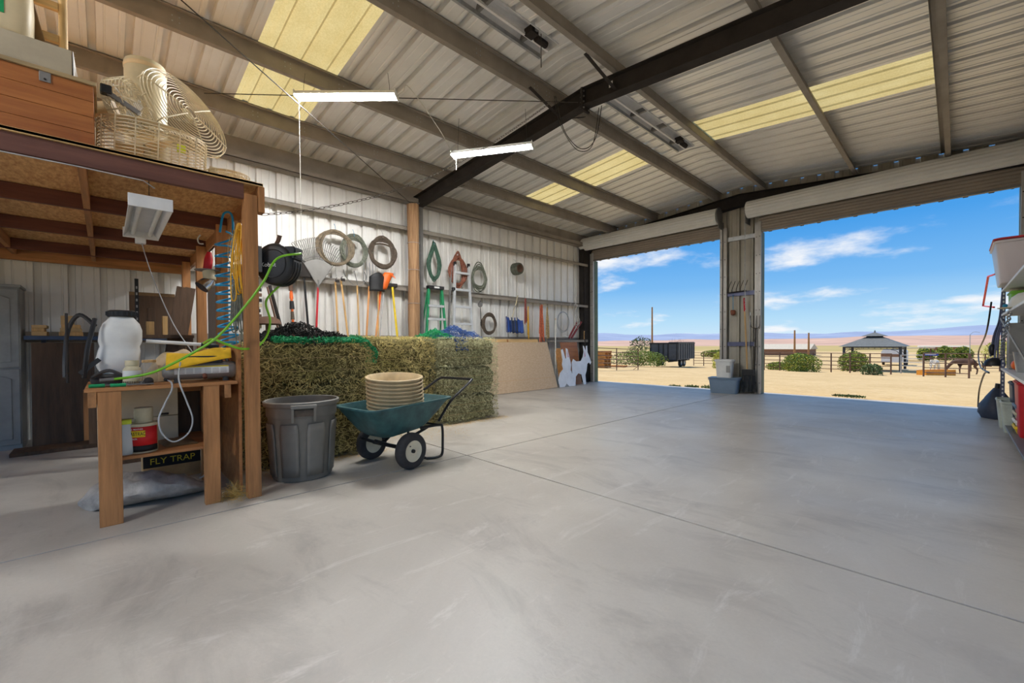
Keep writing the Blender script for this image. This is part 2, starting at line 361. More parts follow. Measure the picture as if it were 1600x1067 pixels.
# ceiling: sheets, skylight sheets, purlins, rafters
ceil = struct('ceiling')
def roof_sheet(y0, x0, x1, m, name, w=.9144):
    b = MB(); k_ = max(1, int(round(w/RP)))*RP; dp = .35 if name == 'skylight_panel' else 1; pr = [(a*w/k_, h*dp) for a, h in rib_profile(w)]; n = len(pr)
    nx = 1
    for i in range(nx+1):
        x = x0+(x1-x0)*i/nx
        b.v += [Vector((x, y0+a, zdeck(x)+h)) for a, h in pr]
    for k in range(n-1): b.f.append((k, k+1, n+k+1, n+k))
    return b.build(name, m, ceil)
VENT = [(1.33, 1.33+3*.9144), (7.06-2*.9144, 7.06+.9144)]
SKY_L = (-6.93, -4.05)
ROWS = [(1.33+.9144*k, .9144, k == 0) for k in range(-7, 4)]+[(1.33+4*.9144, 7.06-2*.9144-(1.33+4*.9144), False)]+[(7.06+.9144*k, .9144, k == 0) for k in range(-2, 4)]+[(7.06+4*.9144, RP, False)]
for y0, sw, sky in ROWS:
    in_vent = any(y0 > a-.02 and y0+sw < b+.02 for a, b in VENT)
    rx = .16 if in_vent else 0
    for sg in (-1, 1):
        xe = XL-.25 if sg < 0 else XR+.25
        xr = XC+sg*(rx if in_vent else 0)
        if sky:
            a, c = (SKY_L if sg < 0 else (2*XC-SKY_L[1], 2*XC-SKY_L[0]))
            if sg < 0: segs = [(xe, a, 0), (a, c, 1), (c, xr, 0)]
            else: segs = [(xr, a, 0), (a, c, 1), (c, xe, 0)]
        else: segs = [(min(xe, xr), max(xe, xr), 0)]
        for a, c, s in segs:
            roof_sheet(y0, a, c, 'fibreglass' if s else 'sheet', 'skylight_panel' if s else 'roof_panel', sw)
def zsec(name, x, z0, y0, y1, depth, fl, face, m, par, th=.004, rot=0):
    """Z-purlin running along y; face +1: web faces +x"""
    b = MB()
    b.bb(x-th, x+th, y0, y1, z0, z0+depth)
    b.bb(x, x-face*fl, y0, y1, z0-.001, z0+.006); b.bb(x-face*fl, x-face*(fl-.006), y0, y1, z0, z0+.022)
    b.bb(x, x+face*fl, y0, y1, z0+depth-.006, z0+depth); b.bb(x+face*fl, x+face*(fl-.006), y0, y1, z0+depth-.022, z0+depth)
    return b.build(name, m, par)
for x, fc in [(-4.05, 1), (-5.67, 1), (-6.95, 1), (-3.06, -1), (-1.44, -1), (-.16, -1)]:
    z = zroof(x)
    for y0, y1 in ((YB, -1.24), (-1.24, 4.82), (4.82, YE-.02)):
        p = zsec('purlin', x, z, y0, y1, ZD-.002, .065, fc, 'purlin', ceil)
        # bright dots in pairs, standing in for light through the web holes
        b = MB(); random.seed(int(abs(x*100))+int(y0))
        for yy in [y0+.25, y0+.55, y1-.5, y1-.25]+[y0+k*.9+random.uniform(-.2, .2) for k in range(1, 6)]:
            if yy < -1: continue
            for dy in (0, .06):
                for dz in (.07, .125): b.box((x+fc*.006, yy+dy, z+dz), (.006, .012, .012))
        b.build('bolt_heads', 'galv', p, kind='stuff')
# eave struts: a deep channel under the sheet edge, one each side
for x, fc in ((XL+.12, 1), (XR-.12, -1)):
    z = zroof(x)
    for y0, y1 in ((YB, 4.82), (4.82, YE-.02)):
        b = MB(); b.bb(x-.004, x+.004, y0, y1, z-.02, z+ZD); b.bb(x-fc*.08, x+fc*.01, y0, y1, z-.03, z-.02); b.build('eave_strut', 'purlin', ceil)
        b = MB(); b.bb(x-fc*.1, x+fc*.1, y0, y1, z-.16, z-.150); b.bb(x+fc*.09, x+fc*.10, y0, y1, z-.16, z-.05); b.bb(x-fc*.02, x+fc*.0, y0, y1, z-.15, z-.03); b.build('eave_plate', 'purlin', ceil)
def rafter(y, m='steel_black', dep=.238, fw=.15):
    for sg in (-1, 1):
        xe = XL+.02 if sg < 0 else XR-.02
        b = MB(); za, zb = zroof(XC), zroof(xe)
        def sl(x0, x1, y0, y1, d0, d1):
            vs = []
            for x in (x0, x1):
                for yy in (y0, y1):
                    for d in (d0, d1): vs.append((x, yy, zroof(x)-d))
            b.add(vs, [(0, 1, 3, 2), (4, 6, 7, 5), (0, 4, 5, 1), (2, 3, 7, 6), (0, 2, 6, 4), (1, 5, 7, 3)])
        sl(XC, xe, y-.005, y+.005, .008, dep-.008); sl(XC, xe, y-fw/2, y+fw/2, 0, .009); sl(XC, xe, y-fw/2, y+fw/2, dep-.010, dep)
        b.build('rafter', m, ceil)
    # bolted splice plates under the ridge
    b = MB(); b.bb(XC-.016, XC+.016, y-.085, y+.085, ZR-.30, ZR); b.build('ridge_plate', m, ceil)
    b = MB()
    for dy in (-.06, .06):
        for dz in (.05, .12, .19, .27): b.cyl((XC-.03, y+dy, ZR-dz), (XC+.03, y+dy, ZR-dz), .012, n=6)
    b.build('splice_bolts', 'steel_grey', ceil, kind='stuff')
for y in (4.82, -1.24): rafter(y)
# flange braces from purlins down to the rafter
for x, dy in ((-4.02, -.62), (-3.1, -.62), (-3.98, .55), (-6.95, .5)):
    MB().beam((x, 4.82+dy, zroof(x)+.02), (x+.06, 4.82, zroof(x)-.225), .045, .006).build('flange_brace', 'steel_black', ceil)
b = MB(); b.bb(-3.12, -3.07, 4.735, 4.742, ZR-.20, ZR-.13); b.build('brace_tag', 'label_white', ceil)
# ridge vents: throat, hood, damper rod and cross ties
for a, c in VENT:
    v = bpy.data.objects.new('ridge_vent', None); COL.objects.link(v); v.parent = ceil
    zt = zdeck(XC)
    for sg in (-1, 1):
        MB().bb(XC+sg*.16-.003, XC+sg*.16+.003, a, c, zt-.03, zt+.26).build('throat_side', 'white_paint', v)
        b = MB(); b.grid(lambda s, t: (XC+sg*(.16-.13*s), a+(c-a)*t, zt+.02+.16*sin(s*pi/2)), 6, 1); b.build('baffle', 'white_paint', v, solid=.004)
    MB().bb(XC-.16, XC+.16, a, a+.006, zt-.03, zt+.34).build('end_plate', 'white_paint', v); MB().bb(XC-.16, XC+.16, c-.006, c, zt-.03, zt+.34).build('end_plate', 'white_paint', v)
    b = MB(); b.grid(lambda s, t: (XC+.4*(s*2-1), a+(c-a)*t, zt+.34-.14*(s*2-1)**2), 8, 1); b.build('hood', 'white_paint', v, solid=.004)
    MB().beam((XC-.02, a, zt-.01), (XC-.02, c, zt-.01), .03, .03).build('damper_rod', 'white_paint', v)
    MB().beam((XC-.155, a, zt-.02), (XC-.155, c, zt-.02), .03, .05).build('damper_edge', 'galv', v)
    for k in range(4): MB().beam((XC-.16, a+(c-a)*(k+.5)/4, zt+.03), (XC+.16, a+(c-a)*(k+.5)/4, zt+.03), .04, .07).build('cross_tie', 'steel_grey', v)
    b = MB(); b.cyl((XC+.04, c-.28, zt-.02), (XC+.04, c-.10, zt-.02), .04, n=10); b.bb(XC-.02, XC+.10, c-.42, c-.3, zt-.03, zt+.05); b.build('damper_pulley', 'steel_black', v)

# left wall: ribbed sheets, girts, column
wl = struct('wall_left')
def wall_sheets(par, m, make, y0, y1, z0, z1, name='wall_panel'):
    y = y0
    while y < y1-.01:
        w = min(.9144, y1-y); k = max(1, int(round(w/RP))); pr = rib_profile(k*RP); b = MB(); n = len(pr)
        for z in (z0, z1): b.v += [Vector(make(y+a, h, z)) for a, h in pr]
        for q in range(n-1): b.f.append((q, q+1, n+q+1, n+q))
        b.build(name, m, par); y += k*RP
wall_sheets(wl, 'sheet_wall', lambda y, h, z: (XL-h, y, z), 10.53-17*.9144, YE, 0, 4.52)
def girt(par, z, y0, y1, X=XL, fc=1, m='purlin'):
    b = MB(); b.bb(X+fc*.005, X+fc*.205, y0, y1, z-.008, z); b.bb(X+fc*.199, X+fc*.205, y0, y1, z-.07, z); b.bb(X+fc*.185, X+fc*.205, y0, y1, z-.076, z-.07); b.bb(X+fc*.005, X+fc*.011, y0, y1, z, z+.06)
    return b.build('girt', m, par)
for z in (3.62, 2.365, 1.305):
    for y0, y1 in ((YB, 4.76), (4.86, YE-.2)): girt(wl, z, y0, y1)
b = MB(); b.bb(XL+.01, XL+.26, 4.815, 4.825, 0, 4.1); b.bb(XL+.01, XL+.02, 4.745, 4.895, 0, 4.2); b.bb(XL+.25, XL+.26, 4.745, 4.895, 0, 4.15); b.build('column', 'steel_grey', wl)
# timber post strapped to the column, left foot on the slab
b = MB(); rings = []; random.seed(3)
for k in range(15):
    z = 4.04*k/14; rings.append([Vector((-7.72+(.115+.012*sin(a*3+z*2)+random.uniform(-.004, .004))*cos(a), 4.60+(.115+.012*sin(a*2+z*3)+random.uniform(-.004, .004))*sin(a), z)) for a in [2*pi*i/14 for i in range(14)]])
b.ring_loft(rings); pst = b.build('timber_post', 'log', None, smooth=True); tag(pst, 'rough round timber post standing against the corrugated side wall', 'post')
for z in (2.02, 2.7, 3.25):
    MB().tube([(-7.72+.125*cos(a), 4.60+.125*sin(a), z) for a in [2*pi*i/20 for i in range(20)]], .004, 5, closed=True).build('wire_tie', 'galv', pst)

# end wall with two door openings
we = struct('wall_back')
D1 = (-7.72, -4.01, 3.72); D2 = (-3.10, .70, 3.72)
def end_sheets(x0, x1, z0, z1f):
    x = x0
    while x < x1-.01:
        w = min(RP*3, x1-x); pr = [(a*w/(RP*3), h) for a, h in rib_profile(RP*3)] if w > .5 else [(0, 0), (w*.3, 0), (w*.38, .03), (w*.55, .03), (w*.63, 0), (w, 0)]
        b = MB(); n = len(pr)
        b.v += [Vector((x+a, YE+h, z0)) for a, h in pr]+[Vector((x+a, YE+h, z1f(x+a))) for a, h in pr]
        for q in range(n-1): b.f.append((q, q+1, n+q+1, n+q))
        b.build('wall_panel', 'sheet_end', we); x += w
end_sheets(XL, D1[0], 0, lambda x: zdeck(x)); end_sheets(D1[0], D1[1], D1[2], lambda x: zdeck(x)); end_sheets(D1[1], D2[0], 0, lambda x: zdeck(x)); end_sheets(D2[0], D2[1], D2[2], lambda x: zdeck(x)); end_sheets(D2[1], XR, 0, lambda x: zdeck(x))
# end frame: dark rafter, corner columns, centre column flanges
for sg in (-1, 1):
    xe = XL+.02 if sg < 0 else XR-.02; b = MB()
    for d0, d1, ya, yb in ((0, .01, YE-.20, YE-.02), (.0, .28, YE-.115, YE-.105), (.27, .28, YE-.20, YE-.02)):
        vs = [(x, yy, zroof(x)-d) for x in (XC, xe) for yy in (ya, yb) for d in (d0, d1)]
        b.add(vs, [(0, 1, 3, 2), (4, 6, 7, 5), (0, 4, 5, 1), (2, 3, 7, 6), (0, 2, 6, 4), (1, 5, 7, 3)])
    b.build('end_rafter', 'steel_black', we)
for x0, x1 in ((XL+.02, D1[0]-.16), (D2[1]+.14, XR-.02)):
    b = MB(); b.bb(x0, x1, YE-.40, YE-.39, 0, 4.25); b.bb(x0, x0+.01, YE-.40, YE-.02, 0, 4.25); b.bb(x1-.01, x1, YE-.40, YE-.02, 0, 4.25); b.build('corner_column', 'steel_black', we)
for z in (3.62, 2.30, 1.10):
    MB().bb(D1[1]+.06, D2[0]-.06, YE-.05, YE-.01, z, z+.10).build('girt', 'steel_blue' if z < 3 else 'galv', we)
# galvanised door guides with bolt heads, green trim on the outer reveal
for k, (x, sg) in enumerate(((D1[0], -1), (D1[1], 1), (D2[0], -1), (D2[1], 1))):
    b = MB(); b.bb(x+sg*.005, x+sg*.06, YE-.14, YE-.075, 0, 3.95); b.bb(x+sg*.07, x+sg*.15, YE-.10, YE-.02, 0, 3.95); g = b.build('door_guide', 'jamb', we, bev=.004)
    b = MB()
    for j in range(9):
        for dx in (.03, .11): b.cyl((x+sg*dx, YE-.15+(dx > .1)*.04, .25+j*.42), (x+sg*dx, YE-.135+(dx > .1)*.04, .25+j*.42), .01, n=6)
    b.build('guide_bolts', 'steel_black', g, kind='stuff')
    MB().bb(x-sg*.045 if 0 else x, x+sg*.01, YE-.07, YE+.10, 0, 3.72).build('reveal_trim', 'green_trim', we)
for k, D in enumerate((D1, D2)):
    d = struct('door_%d' % (k+1))
    x0, x1 = D[0]-.30, D[1]+.02
    if k: x0, x1 = D[0]-.24, D[1]+.28
    # coil of slatted curtain
    b = MB(); n = 36; cz, cyy, r = 4.215, YE-.30, .178; rings = []
    for x in (x0, x1): rings.append([Vector((x, cyy+(r+(.012 if i % 2 else 0))*cos(2*pi*i/n), cz+(r+(.012 if i % 2 else 0))*sin(2*pi*i/n))) for i in range(n)])
    b.ring_loft(rings); b.build('curtain_coil', 'door_white', d, smooth=25)
    MB().bb(x0+.02, x1-.02, cyy-.05, cyy+.0, cz-r-.012, cz-r+.02).build('coil_edge', 'white_paint', d, bev=.005)
    sl = None
    for j in range(5):
        b = MB(); z = 3.745+j*.062; b.grid(lambda s, t: (D[0]-.05+(D[1]-D[0]+.1)*s, YE-.105-.012*sin(t*pi), z+.060*t), 1, 4); b.build('curtain_slat', 'door_curtain', d, solid=.003)
    MB().bb(D[0]-.02, D[1]+.02, YE-.125, YE-.085, 3.705, 3.745).build('bottom_bar', 'steel_grey', d, bev=.003)
    for xx in (x0-.03, x1+.03):
        b = MB(); b.cyl((xx-.008, cyy, cz), (xx+.008, cyy, cz), .20 if (k == 0 and xx > -5) else .12, n=24); b.bb(xx-.006, xx+.006, cyy-.06, YE-.02, cz-.3, cz-.12); b.build('end_bracket', 'steel_grey', d)
# chain of the door hoist hanging by the centre column
t = thing('door_chain', 'long looped hoist chain hanging beside the column between the doors', 'chain', (-3.36, YE-.20, .95))
def chain(b, pts, r=.006, pitch=.04, wid=.014):
    P = spline(pts, 24); L = [0]
    for i in range(1, len(P)): L.append(L[-1]+(P[i]-P[i-1]).length)
    n = max(2, int(L[-1]/pitch)); j = 0
    for k in range(n):
        s = (k+.5)*L[-1]/n
        while j < len(L)-2 and L[j+1] < s: j += 1
        u = (s-L[j])/max(1e-9, L[j+1]-L[j]); p = P[j].lerp(P[j+1], u); d = (P[j+1]-P[j]).normalized()
        a = d.orthogonal().normalized(); a = Matrix.Rotation(k*pi/2, 3, d) @ a
        h = pitch*.62
        b.tube([p+d*(h*cos(q))+a*(wid*sin(q)) for q in [2*pi*i/8 for i in range(8)]], r*.6, 4, closed=True)
    return b
b = MB(); chain(b, [(-3.42, YE-.2, 4.2), (-3.42, YE-.2, 2.5), (-3.40, YE-.2, 1.2), (-3.36, YE-.2, .98), (-3.32, YE-.2, 1.2), (-3.31, YE-.2, 1.9)], .007, .05, .012); b.build('loop', 'galv', t)

# right wall
wr = struct('wall_right')
wall_sheets(wr, 'sheet_wall', lambda y, h, z: (XR+h, y, z), YE-9*.9144, YE, 0, 4.52)
for z in (3.62, 2.365, 1.305): girt(wr, z, YE-9*.9144, YE-.2, XR, -1)
# ------------------------------------------------------------------ yard
GA, GB = .325, .035
def zg(y): return -.06 if y < 11 else max(GA-GB*y, GA-GB*48)
def gp(px, py):
    d = ray(px, py); t = (GA-CAM_Z)/(d.z+GB*d.y); p = C0+d*t
    if p.y > 48 or p.y < 0: p = fp(px, py, GA-GB*48)
    return p
def ground_mat():
    m = bpy.data.materials.new('sand'); m.use_nodes = True; t = m.node_tree; n = t.nodes; l = t.links; b = n['Principled BSDF']
    tcn = n.new('ShaderNodeTexCoord')
    def noise(sc, det=6, ro=.65):
        q = n.new('ShaderNodeTexNoise'); q.inputs['Scale'].default_value = sc; q.inputs['Detail'].default_value = det; q.inputs['Roughness'].default_value = ro; l.new(tcn.outputs['Object'], q.inputs['Vector']); return q.outputs['Fac']
    prev = None
    for sc, lo, hi, col, k in ((.35, .35, .65, (198, 166, 116), .8), (2.2, .5, .68, (184, 150, 104), .6), (9, .52, .66, (224, 200, 158), .7), (26, .6, .7, (150, 118, 80), .6)):
        r = n.new('ShaderNodeMapRange'); r.inputs['From Min'].default_value = lo; r.inputs['From Max'].default_value = hi; r.inputs['To Max'].default_value = k; l.new(noise(sc), r.inputs['Value'])
        q = n.new('ShaderNodeMix'); q.data_type = 'RGBA'; l.new(r.outputs[0], q.inputs[0])
        if prev is None: q.inputs[6].default_value = (*lin((214, 184, 134)), 1)
        else: l.new(prev, q.inputs[6])
        q.inputs[7].default_value = (*lin(col), 1); prev = q.outputs[2]
    l.new(prev, b.inputs['Base Color']); b.inputs['Roughness'].default_value = .95; b.inputs['Specular IOR Level'].default_value = .1
    bp = n.new('ShaderNodeBump'); bp.inputs['Strength'].default_value = .5; bp.inputs['Distance'].default_value = .03; l.new(noise(14, 8), bp.inputs['Height']); l.new(bp.outputs[0], b.inputs['Normal']); MAT['sand'] = m
ground_mat()
b = MB()
xs_ = [-3000, -400, -120, -60]+[-40+2*i for i in range(36)]+[45, 80, 150, 400, 2500]
ys_ = [-300, -60, -20, -6, 2, 8]+[YE+.295, 12, 13.2]+[14.5+1.5*i for i in range(24)]+[52, 60, 80, 120, 250, 700, 6000]
random.seed(5); nx_ = len(xs_)
for y in ys_:
    for x in xs_:
        inside = XL-1.5 < x < XR+1.5 and y < YE+.31
        b.v.append(Vector((x, y, zg(y)-(.35 if inside else 0)+(random.uniform(-.02, .02) if 12 < y < 50 and abs(x) < 40 else 0))))
for j in range(len(ys_)-1):
    for i in range(nx_-1): b.f.append((j*nx_+i, j*nx_+i+1, (j+1)*nx_+i+1, (j+1)*nx_+i))
g = b.build('ground', 'sand', None, smooth=True); g['kind'] = 'structure'
# hills: real relief, ridge behind ridge
def hills(name, dist, h0, h1, mt, seed, width, az0=-.25, az1=1.75, seg=90, zb=-1.4, label=None):
    random.seed(seed); ph = [random.uniform(0, 6.28) for _ in range(8)]; b = MB(); rows = 7
    for j in range(rows+1):
        for i in range(seg+1):
            az = az0+(az1-az0)*i/seg; s = j/rows
            prof = sin(pi*min(1, s*1.0)*.5)
            hh = h0+(h1-h0)*(.5+.25*sin(az*7+ph[0])+.16*sin(az*17+ph[1])+.09*sin(az*41+ph[2]+s*2)+.06*sin(az*83+ph[3]+s*5))
            d = dist+width*s
            b.v.append(Vector((-sin(az)*d, cos(az)*d, zb+hh*prof*(1+.10*sin(az*60+s*9+ph[4])*(1-s)))))
    for j in range(rows):
        for i in range(seg): b.f.append((j*(seg+1)+i, j*(seg+1)+i+1, (j+1)*(seg+1)+i+1, (j+1)*(seg+1)+i))
    o = b.build(name, mt, None, smooth=80); o['kind'] = 'structure'; return o
hills('scrub_plain', 130, .2, .7, 'scrub', 11, 260)
hills('red_hills', 420, 9, 17, 'red_hill', 4, 900)
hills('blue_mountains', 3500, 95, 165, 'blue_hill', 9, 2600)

def leafy(name, label, cat, base, rx, ry, h, nleaf, mt, group=None, lsz=.07, stems=9, seed=1, mt2=None, flat=False):
    """shrub: woody stems and a crown of separate leaves"""
    random.seed(seed); t = thing(name, label, cat, base, group=group, world=False)
    b = MB()
    for k in range(stems):
        a = random.uniform(0, 6.28); r = random.uniform(.2, .85)
        p = (rx*r*cos(a), ry*r*sin(a), h*random.uniform(.6, .95))
        b.tube([(p[0]*.08, p[1]*.08, 0), (p[0]*.5, p[1]*.5, p[2]*.5), p], [.022, .014, .005], 5)
    b.build('stems', 'twig', t)
    for q, (m, cnt) in enumerate(((mt, nleaf), (mt2, nleaf//2 if mt2 else 0))):
        if not cnt: continue
        b = MB()
        for k in range(cnt):
            a = random.uniform(0, 6.28); u = random.random()**.45; z = random.random()
            prof = (sin(pi*min(1, z*.8+.2)))**.6 if not flat else 1
            rr = u*(.55+.45*prof)*(1+.18*sin(3*a+seed))
            c = Vector((rx*rr*cos(a), ry*rr*sin(a), h*(.04+.96*z)*(1-.18*u*z)))
            d = Vector((random.gauss(0, 1), random.gauss(0, 1), random.gauss(.4, 1))).normalized(); e = d.orthogonal().normalized(); f = d.cross(e); s = lsz*random.uniform(.6, 1.4)
            b.add([c-d*s, c+e*s*.4, c+d*s, c-e*s*.4+f*s*.1], [(0, 1, 2, 3)])
        b.build('foliage' if q == 0 else 'blossom', m, t, kind='stuff')
    return t
def on_ground(px, py): p = gp(px, py); return Vector((p.x, p.y, zg(p.y)))
leafy('desert_bush', 'wide green desert bush against the fence, beside the two utility poles', 'bush', on_ground(1252, 580)+Vector((.25, -1.6, .03)), 1.2, .95, 1.5, 2600, 'leaf', seed=2, mt2='leaf_yellow')
leafy('desert_bush', 'low pale bush left of the wide bush, right of the door column', 'bush', on_ground(1215, 578), .85, .7, .7, 900, 'leaf', seed=12, mt2='leaf_yellow')
leafy('desert_bush', 'rounded green bush standing in front of the gazebo', 'bush', on_ground(1335, 581), 1.0, .9, 1.75, 2400, 'leaf', seed=3, mt2='leaf_yellow')
leafy('desert_bush', 'small dark bush at the foot of the rail fence by the gazebo', 'bush', on_ground(1364, 586), .55, .5, .75, 700, 'leaf_dark', seed=4)
leafy('desert_bush', 'bright green shrubs behind the loose fence panel near the pallets', 'bush', on_ground(985, 573)+Vector((0, 1.5, 0)), 2.6, 1.3, 1.5, 2600, 'leaf', seed=5)
leafy('desert_tree', 'thin leafy tree rising behind the pallets', 'tree', on_ground(975, 571)+Vector((-1, 5, 0)), 1.6, 1.2, 3.1, 1100, 'leaf_dark', seed=6, lsz=.1)
leafy('bare_shrub', 'nearly leafless shrub behind the dump trailer', 'bush', on_ground(1050, 566)+Vector((-4, 10, 0)), 1.6, 1.5, 3.6, 120, 'twig', seed=7, stems=30)
leafy('desert_bush', 'yellow-green bush beside the left edge of the door column', 'bush', on_ground(1122, 576), .5, .5, 1.5, 700, 'leaf_yellow', seed=8)
leafy('desert_tree', 'yellow-green tree right of the corral, beside the shelving', 'tree', on_ground(1546, 577)+Vector((1.0, 8, 0)), 1.3, 1.3, 2.9, 1600, 'leaf_yellow', seed=9, lsz=.09)
for i, (px, py, rx, h) in enumerate(((1440, 566, .95, 1.9), (1474, 566, .95, 2.1), (1506, 566, .95, 2.0), (1090, 560, 2.4, 1.4))):
    leafy('desert_bush', ['olive bush behind the blue sign on the fence', 'olive bush in the middle of the row below the long low roof', 'olive bush at the right end of the long low roof', 'dry bush beyond the fence right of the trailer'][i], 'bush', on_ground(px, py)+Vector((0, 8, 0)), rx, .95, h, 1300, 'leaf', seed=20+i, mt2='leaf_yellow', lsz=.13)

# pipe rail fence
def rail_fence(p0, p1, n, h, label, rails=5, m='rust'):
    t = thing('rail_fence', label, 'fence', p0)
    for k in range(n+1):
        p = p0.lerp(p1, k/n); MB().cyl(p-Vector((0, 0, .1)), p+Vector((0, 0, h)), .045, n=8).build('post', m, t)
    for r in range(rails):
        z = h*(.18+.8*r/(rails-1)); MB().cyl(p0+Vector((0, 0, z)), p1+Vector((0, 0, z)), .026, n=6).build('rail', m, t)
    return t
rail_fence(on_ground(1194, 578), on_ground(1392, 585), 7, 1.45, 'brown pipe rail fence behind the bushes, left of the gazebo gate')
rail_fence(on_ground(1443, 588), on_ground(1514, 591), 2, 1.45, 'brown pipe rail fence in front of the feed trough and horses')
rail_fence(on_ground(1395, 584)+Vector((.3, 2, 0)), on_ground(1440, 586)+Vector((0, 2, 0)), 1, 1.35, 'pale pipe gate panel beneath the gazebo', m='galv')
rail_fence(on_ground(1084, 571), on_ground(1132, 572), 3, 1.5, 'brown pipe rail fence right of the dump trailer')
rail_fence(on_ground(1518, 583)+Vector((0, 3, 0)), on_ground(1590, 583)+Vector((0, 3, 0)), 3, 1.5, 'brown pipe rail fence partly hidden by the shelving on the right')
# portable corral panel by the pallets
p0 = on_ground(926, 579); p1 = on_ground(997, 578); t = thing('corral_panel', 'grey portable corral panel standing in front of the pallet stack', 'fence', p0)
for p in (p0, p0.lerp(p1, .5), p1): MB().cyl(p, p+Vector((0, 0, 1.38)), .03, n=8).build('upright', 'rust', t)
for r in range(6): MB().cyl(p0+Vector((0, 0, .22+r*.225)), p1+Vector((0, 0, .22+r*.225)), .022, n=6).build('rail', 'rust', t)
MB().tube([p1+Vector((0, 0, .25)), p1+Vector((-.35, 0, 0)), p1+Vector((.05, -.1, 0))], .022, 6).build('foot', 'rust', t)
# stack of pallets
pc = on_ground(936, 575)+Vector((-.2, .5, 0))
def pallet(label, loc, rz):
    t = thing('pallet', label, 'pallet', loc, rz, group='pallets stacked by the fence', world=False)
    for k in range(7): MB().box((-.55+k*1.1/6, 0, .125), (.10, 1.0, .018)).build('deck_board', 'pallet', t)
    for y in (-.45, 0, .45): MB().box((0, y, .065), (1.2, .045, .10)).build('stringer', 'pallet', t)
    for k in (-.52, 0, .52): MB().box((k, 0, .008), (.10, 1.0, .016)).build('bottom_board', 'pallet', t)
    return t
pl0 = pallet('bottom pallet of the orange-brown stack by the left fence', pc, .05)
names = ['second', 'third', 'fourth', 'fifth', 'sixth', 'seventh', 'eighth', 'topmost']
for k in range(8): dup(pl0, pc+Vector((random.uniform(-.07, .07), random.uniform(-.07, .07), .137*(k+1))), random.uniform(-.05, .12), '%s pallet %sof the orange-brown stack by the left fence' % (names[k], 'from the bottom ' if k < 7 else ''))
dup(pl0, on_ground(965, 574)+Vector((-.3, .6, 0)), .3, 'lone pallet lying right of the pallet stack')

# dump trailer: rear gate faces the barn
tc_ = (on_ground(1015, 573)+on_ground(1057, 571.5))/2; tz = zg(tc_.y)
t = thing('dump_trailer', 'dark grey dump trailer with ribbed sides and twin wheels', 'trailer', (-18.2, 36.2, zg(36.2)), radians(7), world=False)
Lt, Wt = 4.9, 2.45; zb_, zt_ = .66, 2.15
MB().bb(-Wt/2, Wt/2, 0, Lt, zb_, zb_+.06).build('bed', 'trailer', t)
for sg in (-1, 1):
    s_ = MB().bb(sg*Wt/2-.02, sg*Wt/2+.02, 0, Lt, zb_, zt_).build('side', 'trailer', t)
    for k in range(8): MB().bb(sg*Wt/2, sg*(Wt/2+.07), .12+k*(Lt-.3)/7, .2+k*(Lt-.3)/7, zb_+.05, zt_-.02).build('side_rib', 'trailer', s_)
    MB().bb(sg*Wt/2-.04, sg*(Wt/2+.09), 0, Lt, zt_-.05, zt_+.04).build('top_rail', 'black_metal', s_)
gt = MB().bb(-Wt/2, Wt/2, -.03, .01, zb_, zt_-.05).build('tailgate', 'trailer', t)
for x in (-Wt/2+.04, -.42, .0, .42, Wt/2-.04): MB().bb(x-.035, x+.035, -.08, -.02, zb_-.02, zt_-.06).build('gate_bar', 'black_metal', gt)
MB().bb(-Wt/2-.05, Wt/2+.05, -.07, .03, zt_-.08, zt_+.04).build('gate_top', 'black_metal', t)
MB().bb(-Wt/2, Wt/2, Lt-.03, Lt+.03, zb_, zt_+.1).build('headboard', 'trailer', t)
MB().bb(-Wt/2-.02, Wt/2+.02, -.1, .05, zb_-.14, zb_).build('bumper', 'black_metal', t)
MB().bb(-.25, .25, -.11, -.095, zb_-.11, zb_-.03).build('lamp_strip', 'dark_red', t)
for sg in (-.42, .42): MB().bb(sg-.06, sg+.06, .1, Lt+1.1, zb_-.22, zb_-.04).build('chassis_rail', 'black_metal', t)
for sg in (-1, 1):
    for y in (1.55, 2.4):
        w = MB(); M_ = TR((sg*1.0, y, .36), (0, pi/2, 0)); w.lathe([(.18, -.1), (.34, -.11), (.365, -.06), (.365, .06), (.34, .11), (.18, .1)], 20, M_); o = w.build('wheel', 'rubber', t, smooth=50)
        MB().lathe([(.0, .07), (.12, .08), (.19, .09), (.2, -.09), (0, -.08)], 16, M_).build('rim', 'galv', o, smooth=40)
    b = MB(); b.grid(lambda s, q: (sg*(.86+.32*q), 1.98+.95*(2*s-1), .78-.22*abs(2*s-1)**3), 8, 1); b.build('fender', 'black_metal', t, solid=.02)
MB().beam((0, Lt+1.0, .5), (0, Lt+1.9, .5), .1, .1).build('tongue', 'black_metal', t)
MB().cyl((0, Lt+1.2, 0), (0, Lt+1.2, .9), .04, n=8).build('jack', 'black_metal', t)

# gazebo
gA, gB, gC = on_ground(1404, 582), on_ground(1416, 580), on_ground(1322, 574)
gx0, gx1 = -6.9, -3.2; gy0, gy1 = 47.2, 51.6; gz = zg(49)
t = thing('gazebo', 'dark metal gazebo with two-tier hipped roof in the yard', 'gazebo', ((gx0+gx1)/2, (gy0+gy1)/2, gz))
for x in (gx0, gx1):
    for y in (gy0, gy1): MB().bb(x-.09, x+.09, y-.09, y+.09, gz, gz+2.15).build('post', 'gaz_post', t)
cx, cy = (gx0+gx1)/2, (gy0+gy1)/2
def hip(x0, x1, y0, y1, z0, ix, iy, z1):
    b = MB(); lo = [(x0, y0, z0), (x1, y0, z0), (x1, y1, z0), (x0, y1, z0)]; hi = [(cx-ix, cy-iy, z1), (cx+ix, cy-iy, z1), (cx+ix, cy+iy, z1), (cx-ix, cy+iy, z1)]
    b.ring_loft([lo, hi]); return b
hip(gx0-.35, gx1+.35, gy0-.35, gy1+.35, gz+2.17, .6, .6, gz+2.98).build('main_roof', 'gaz_roof', t)
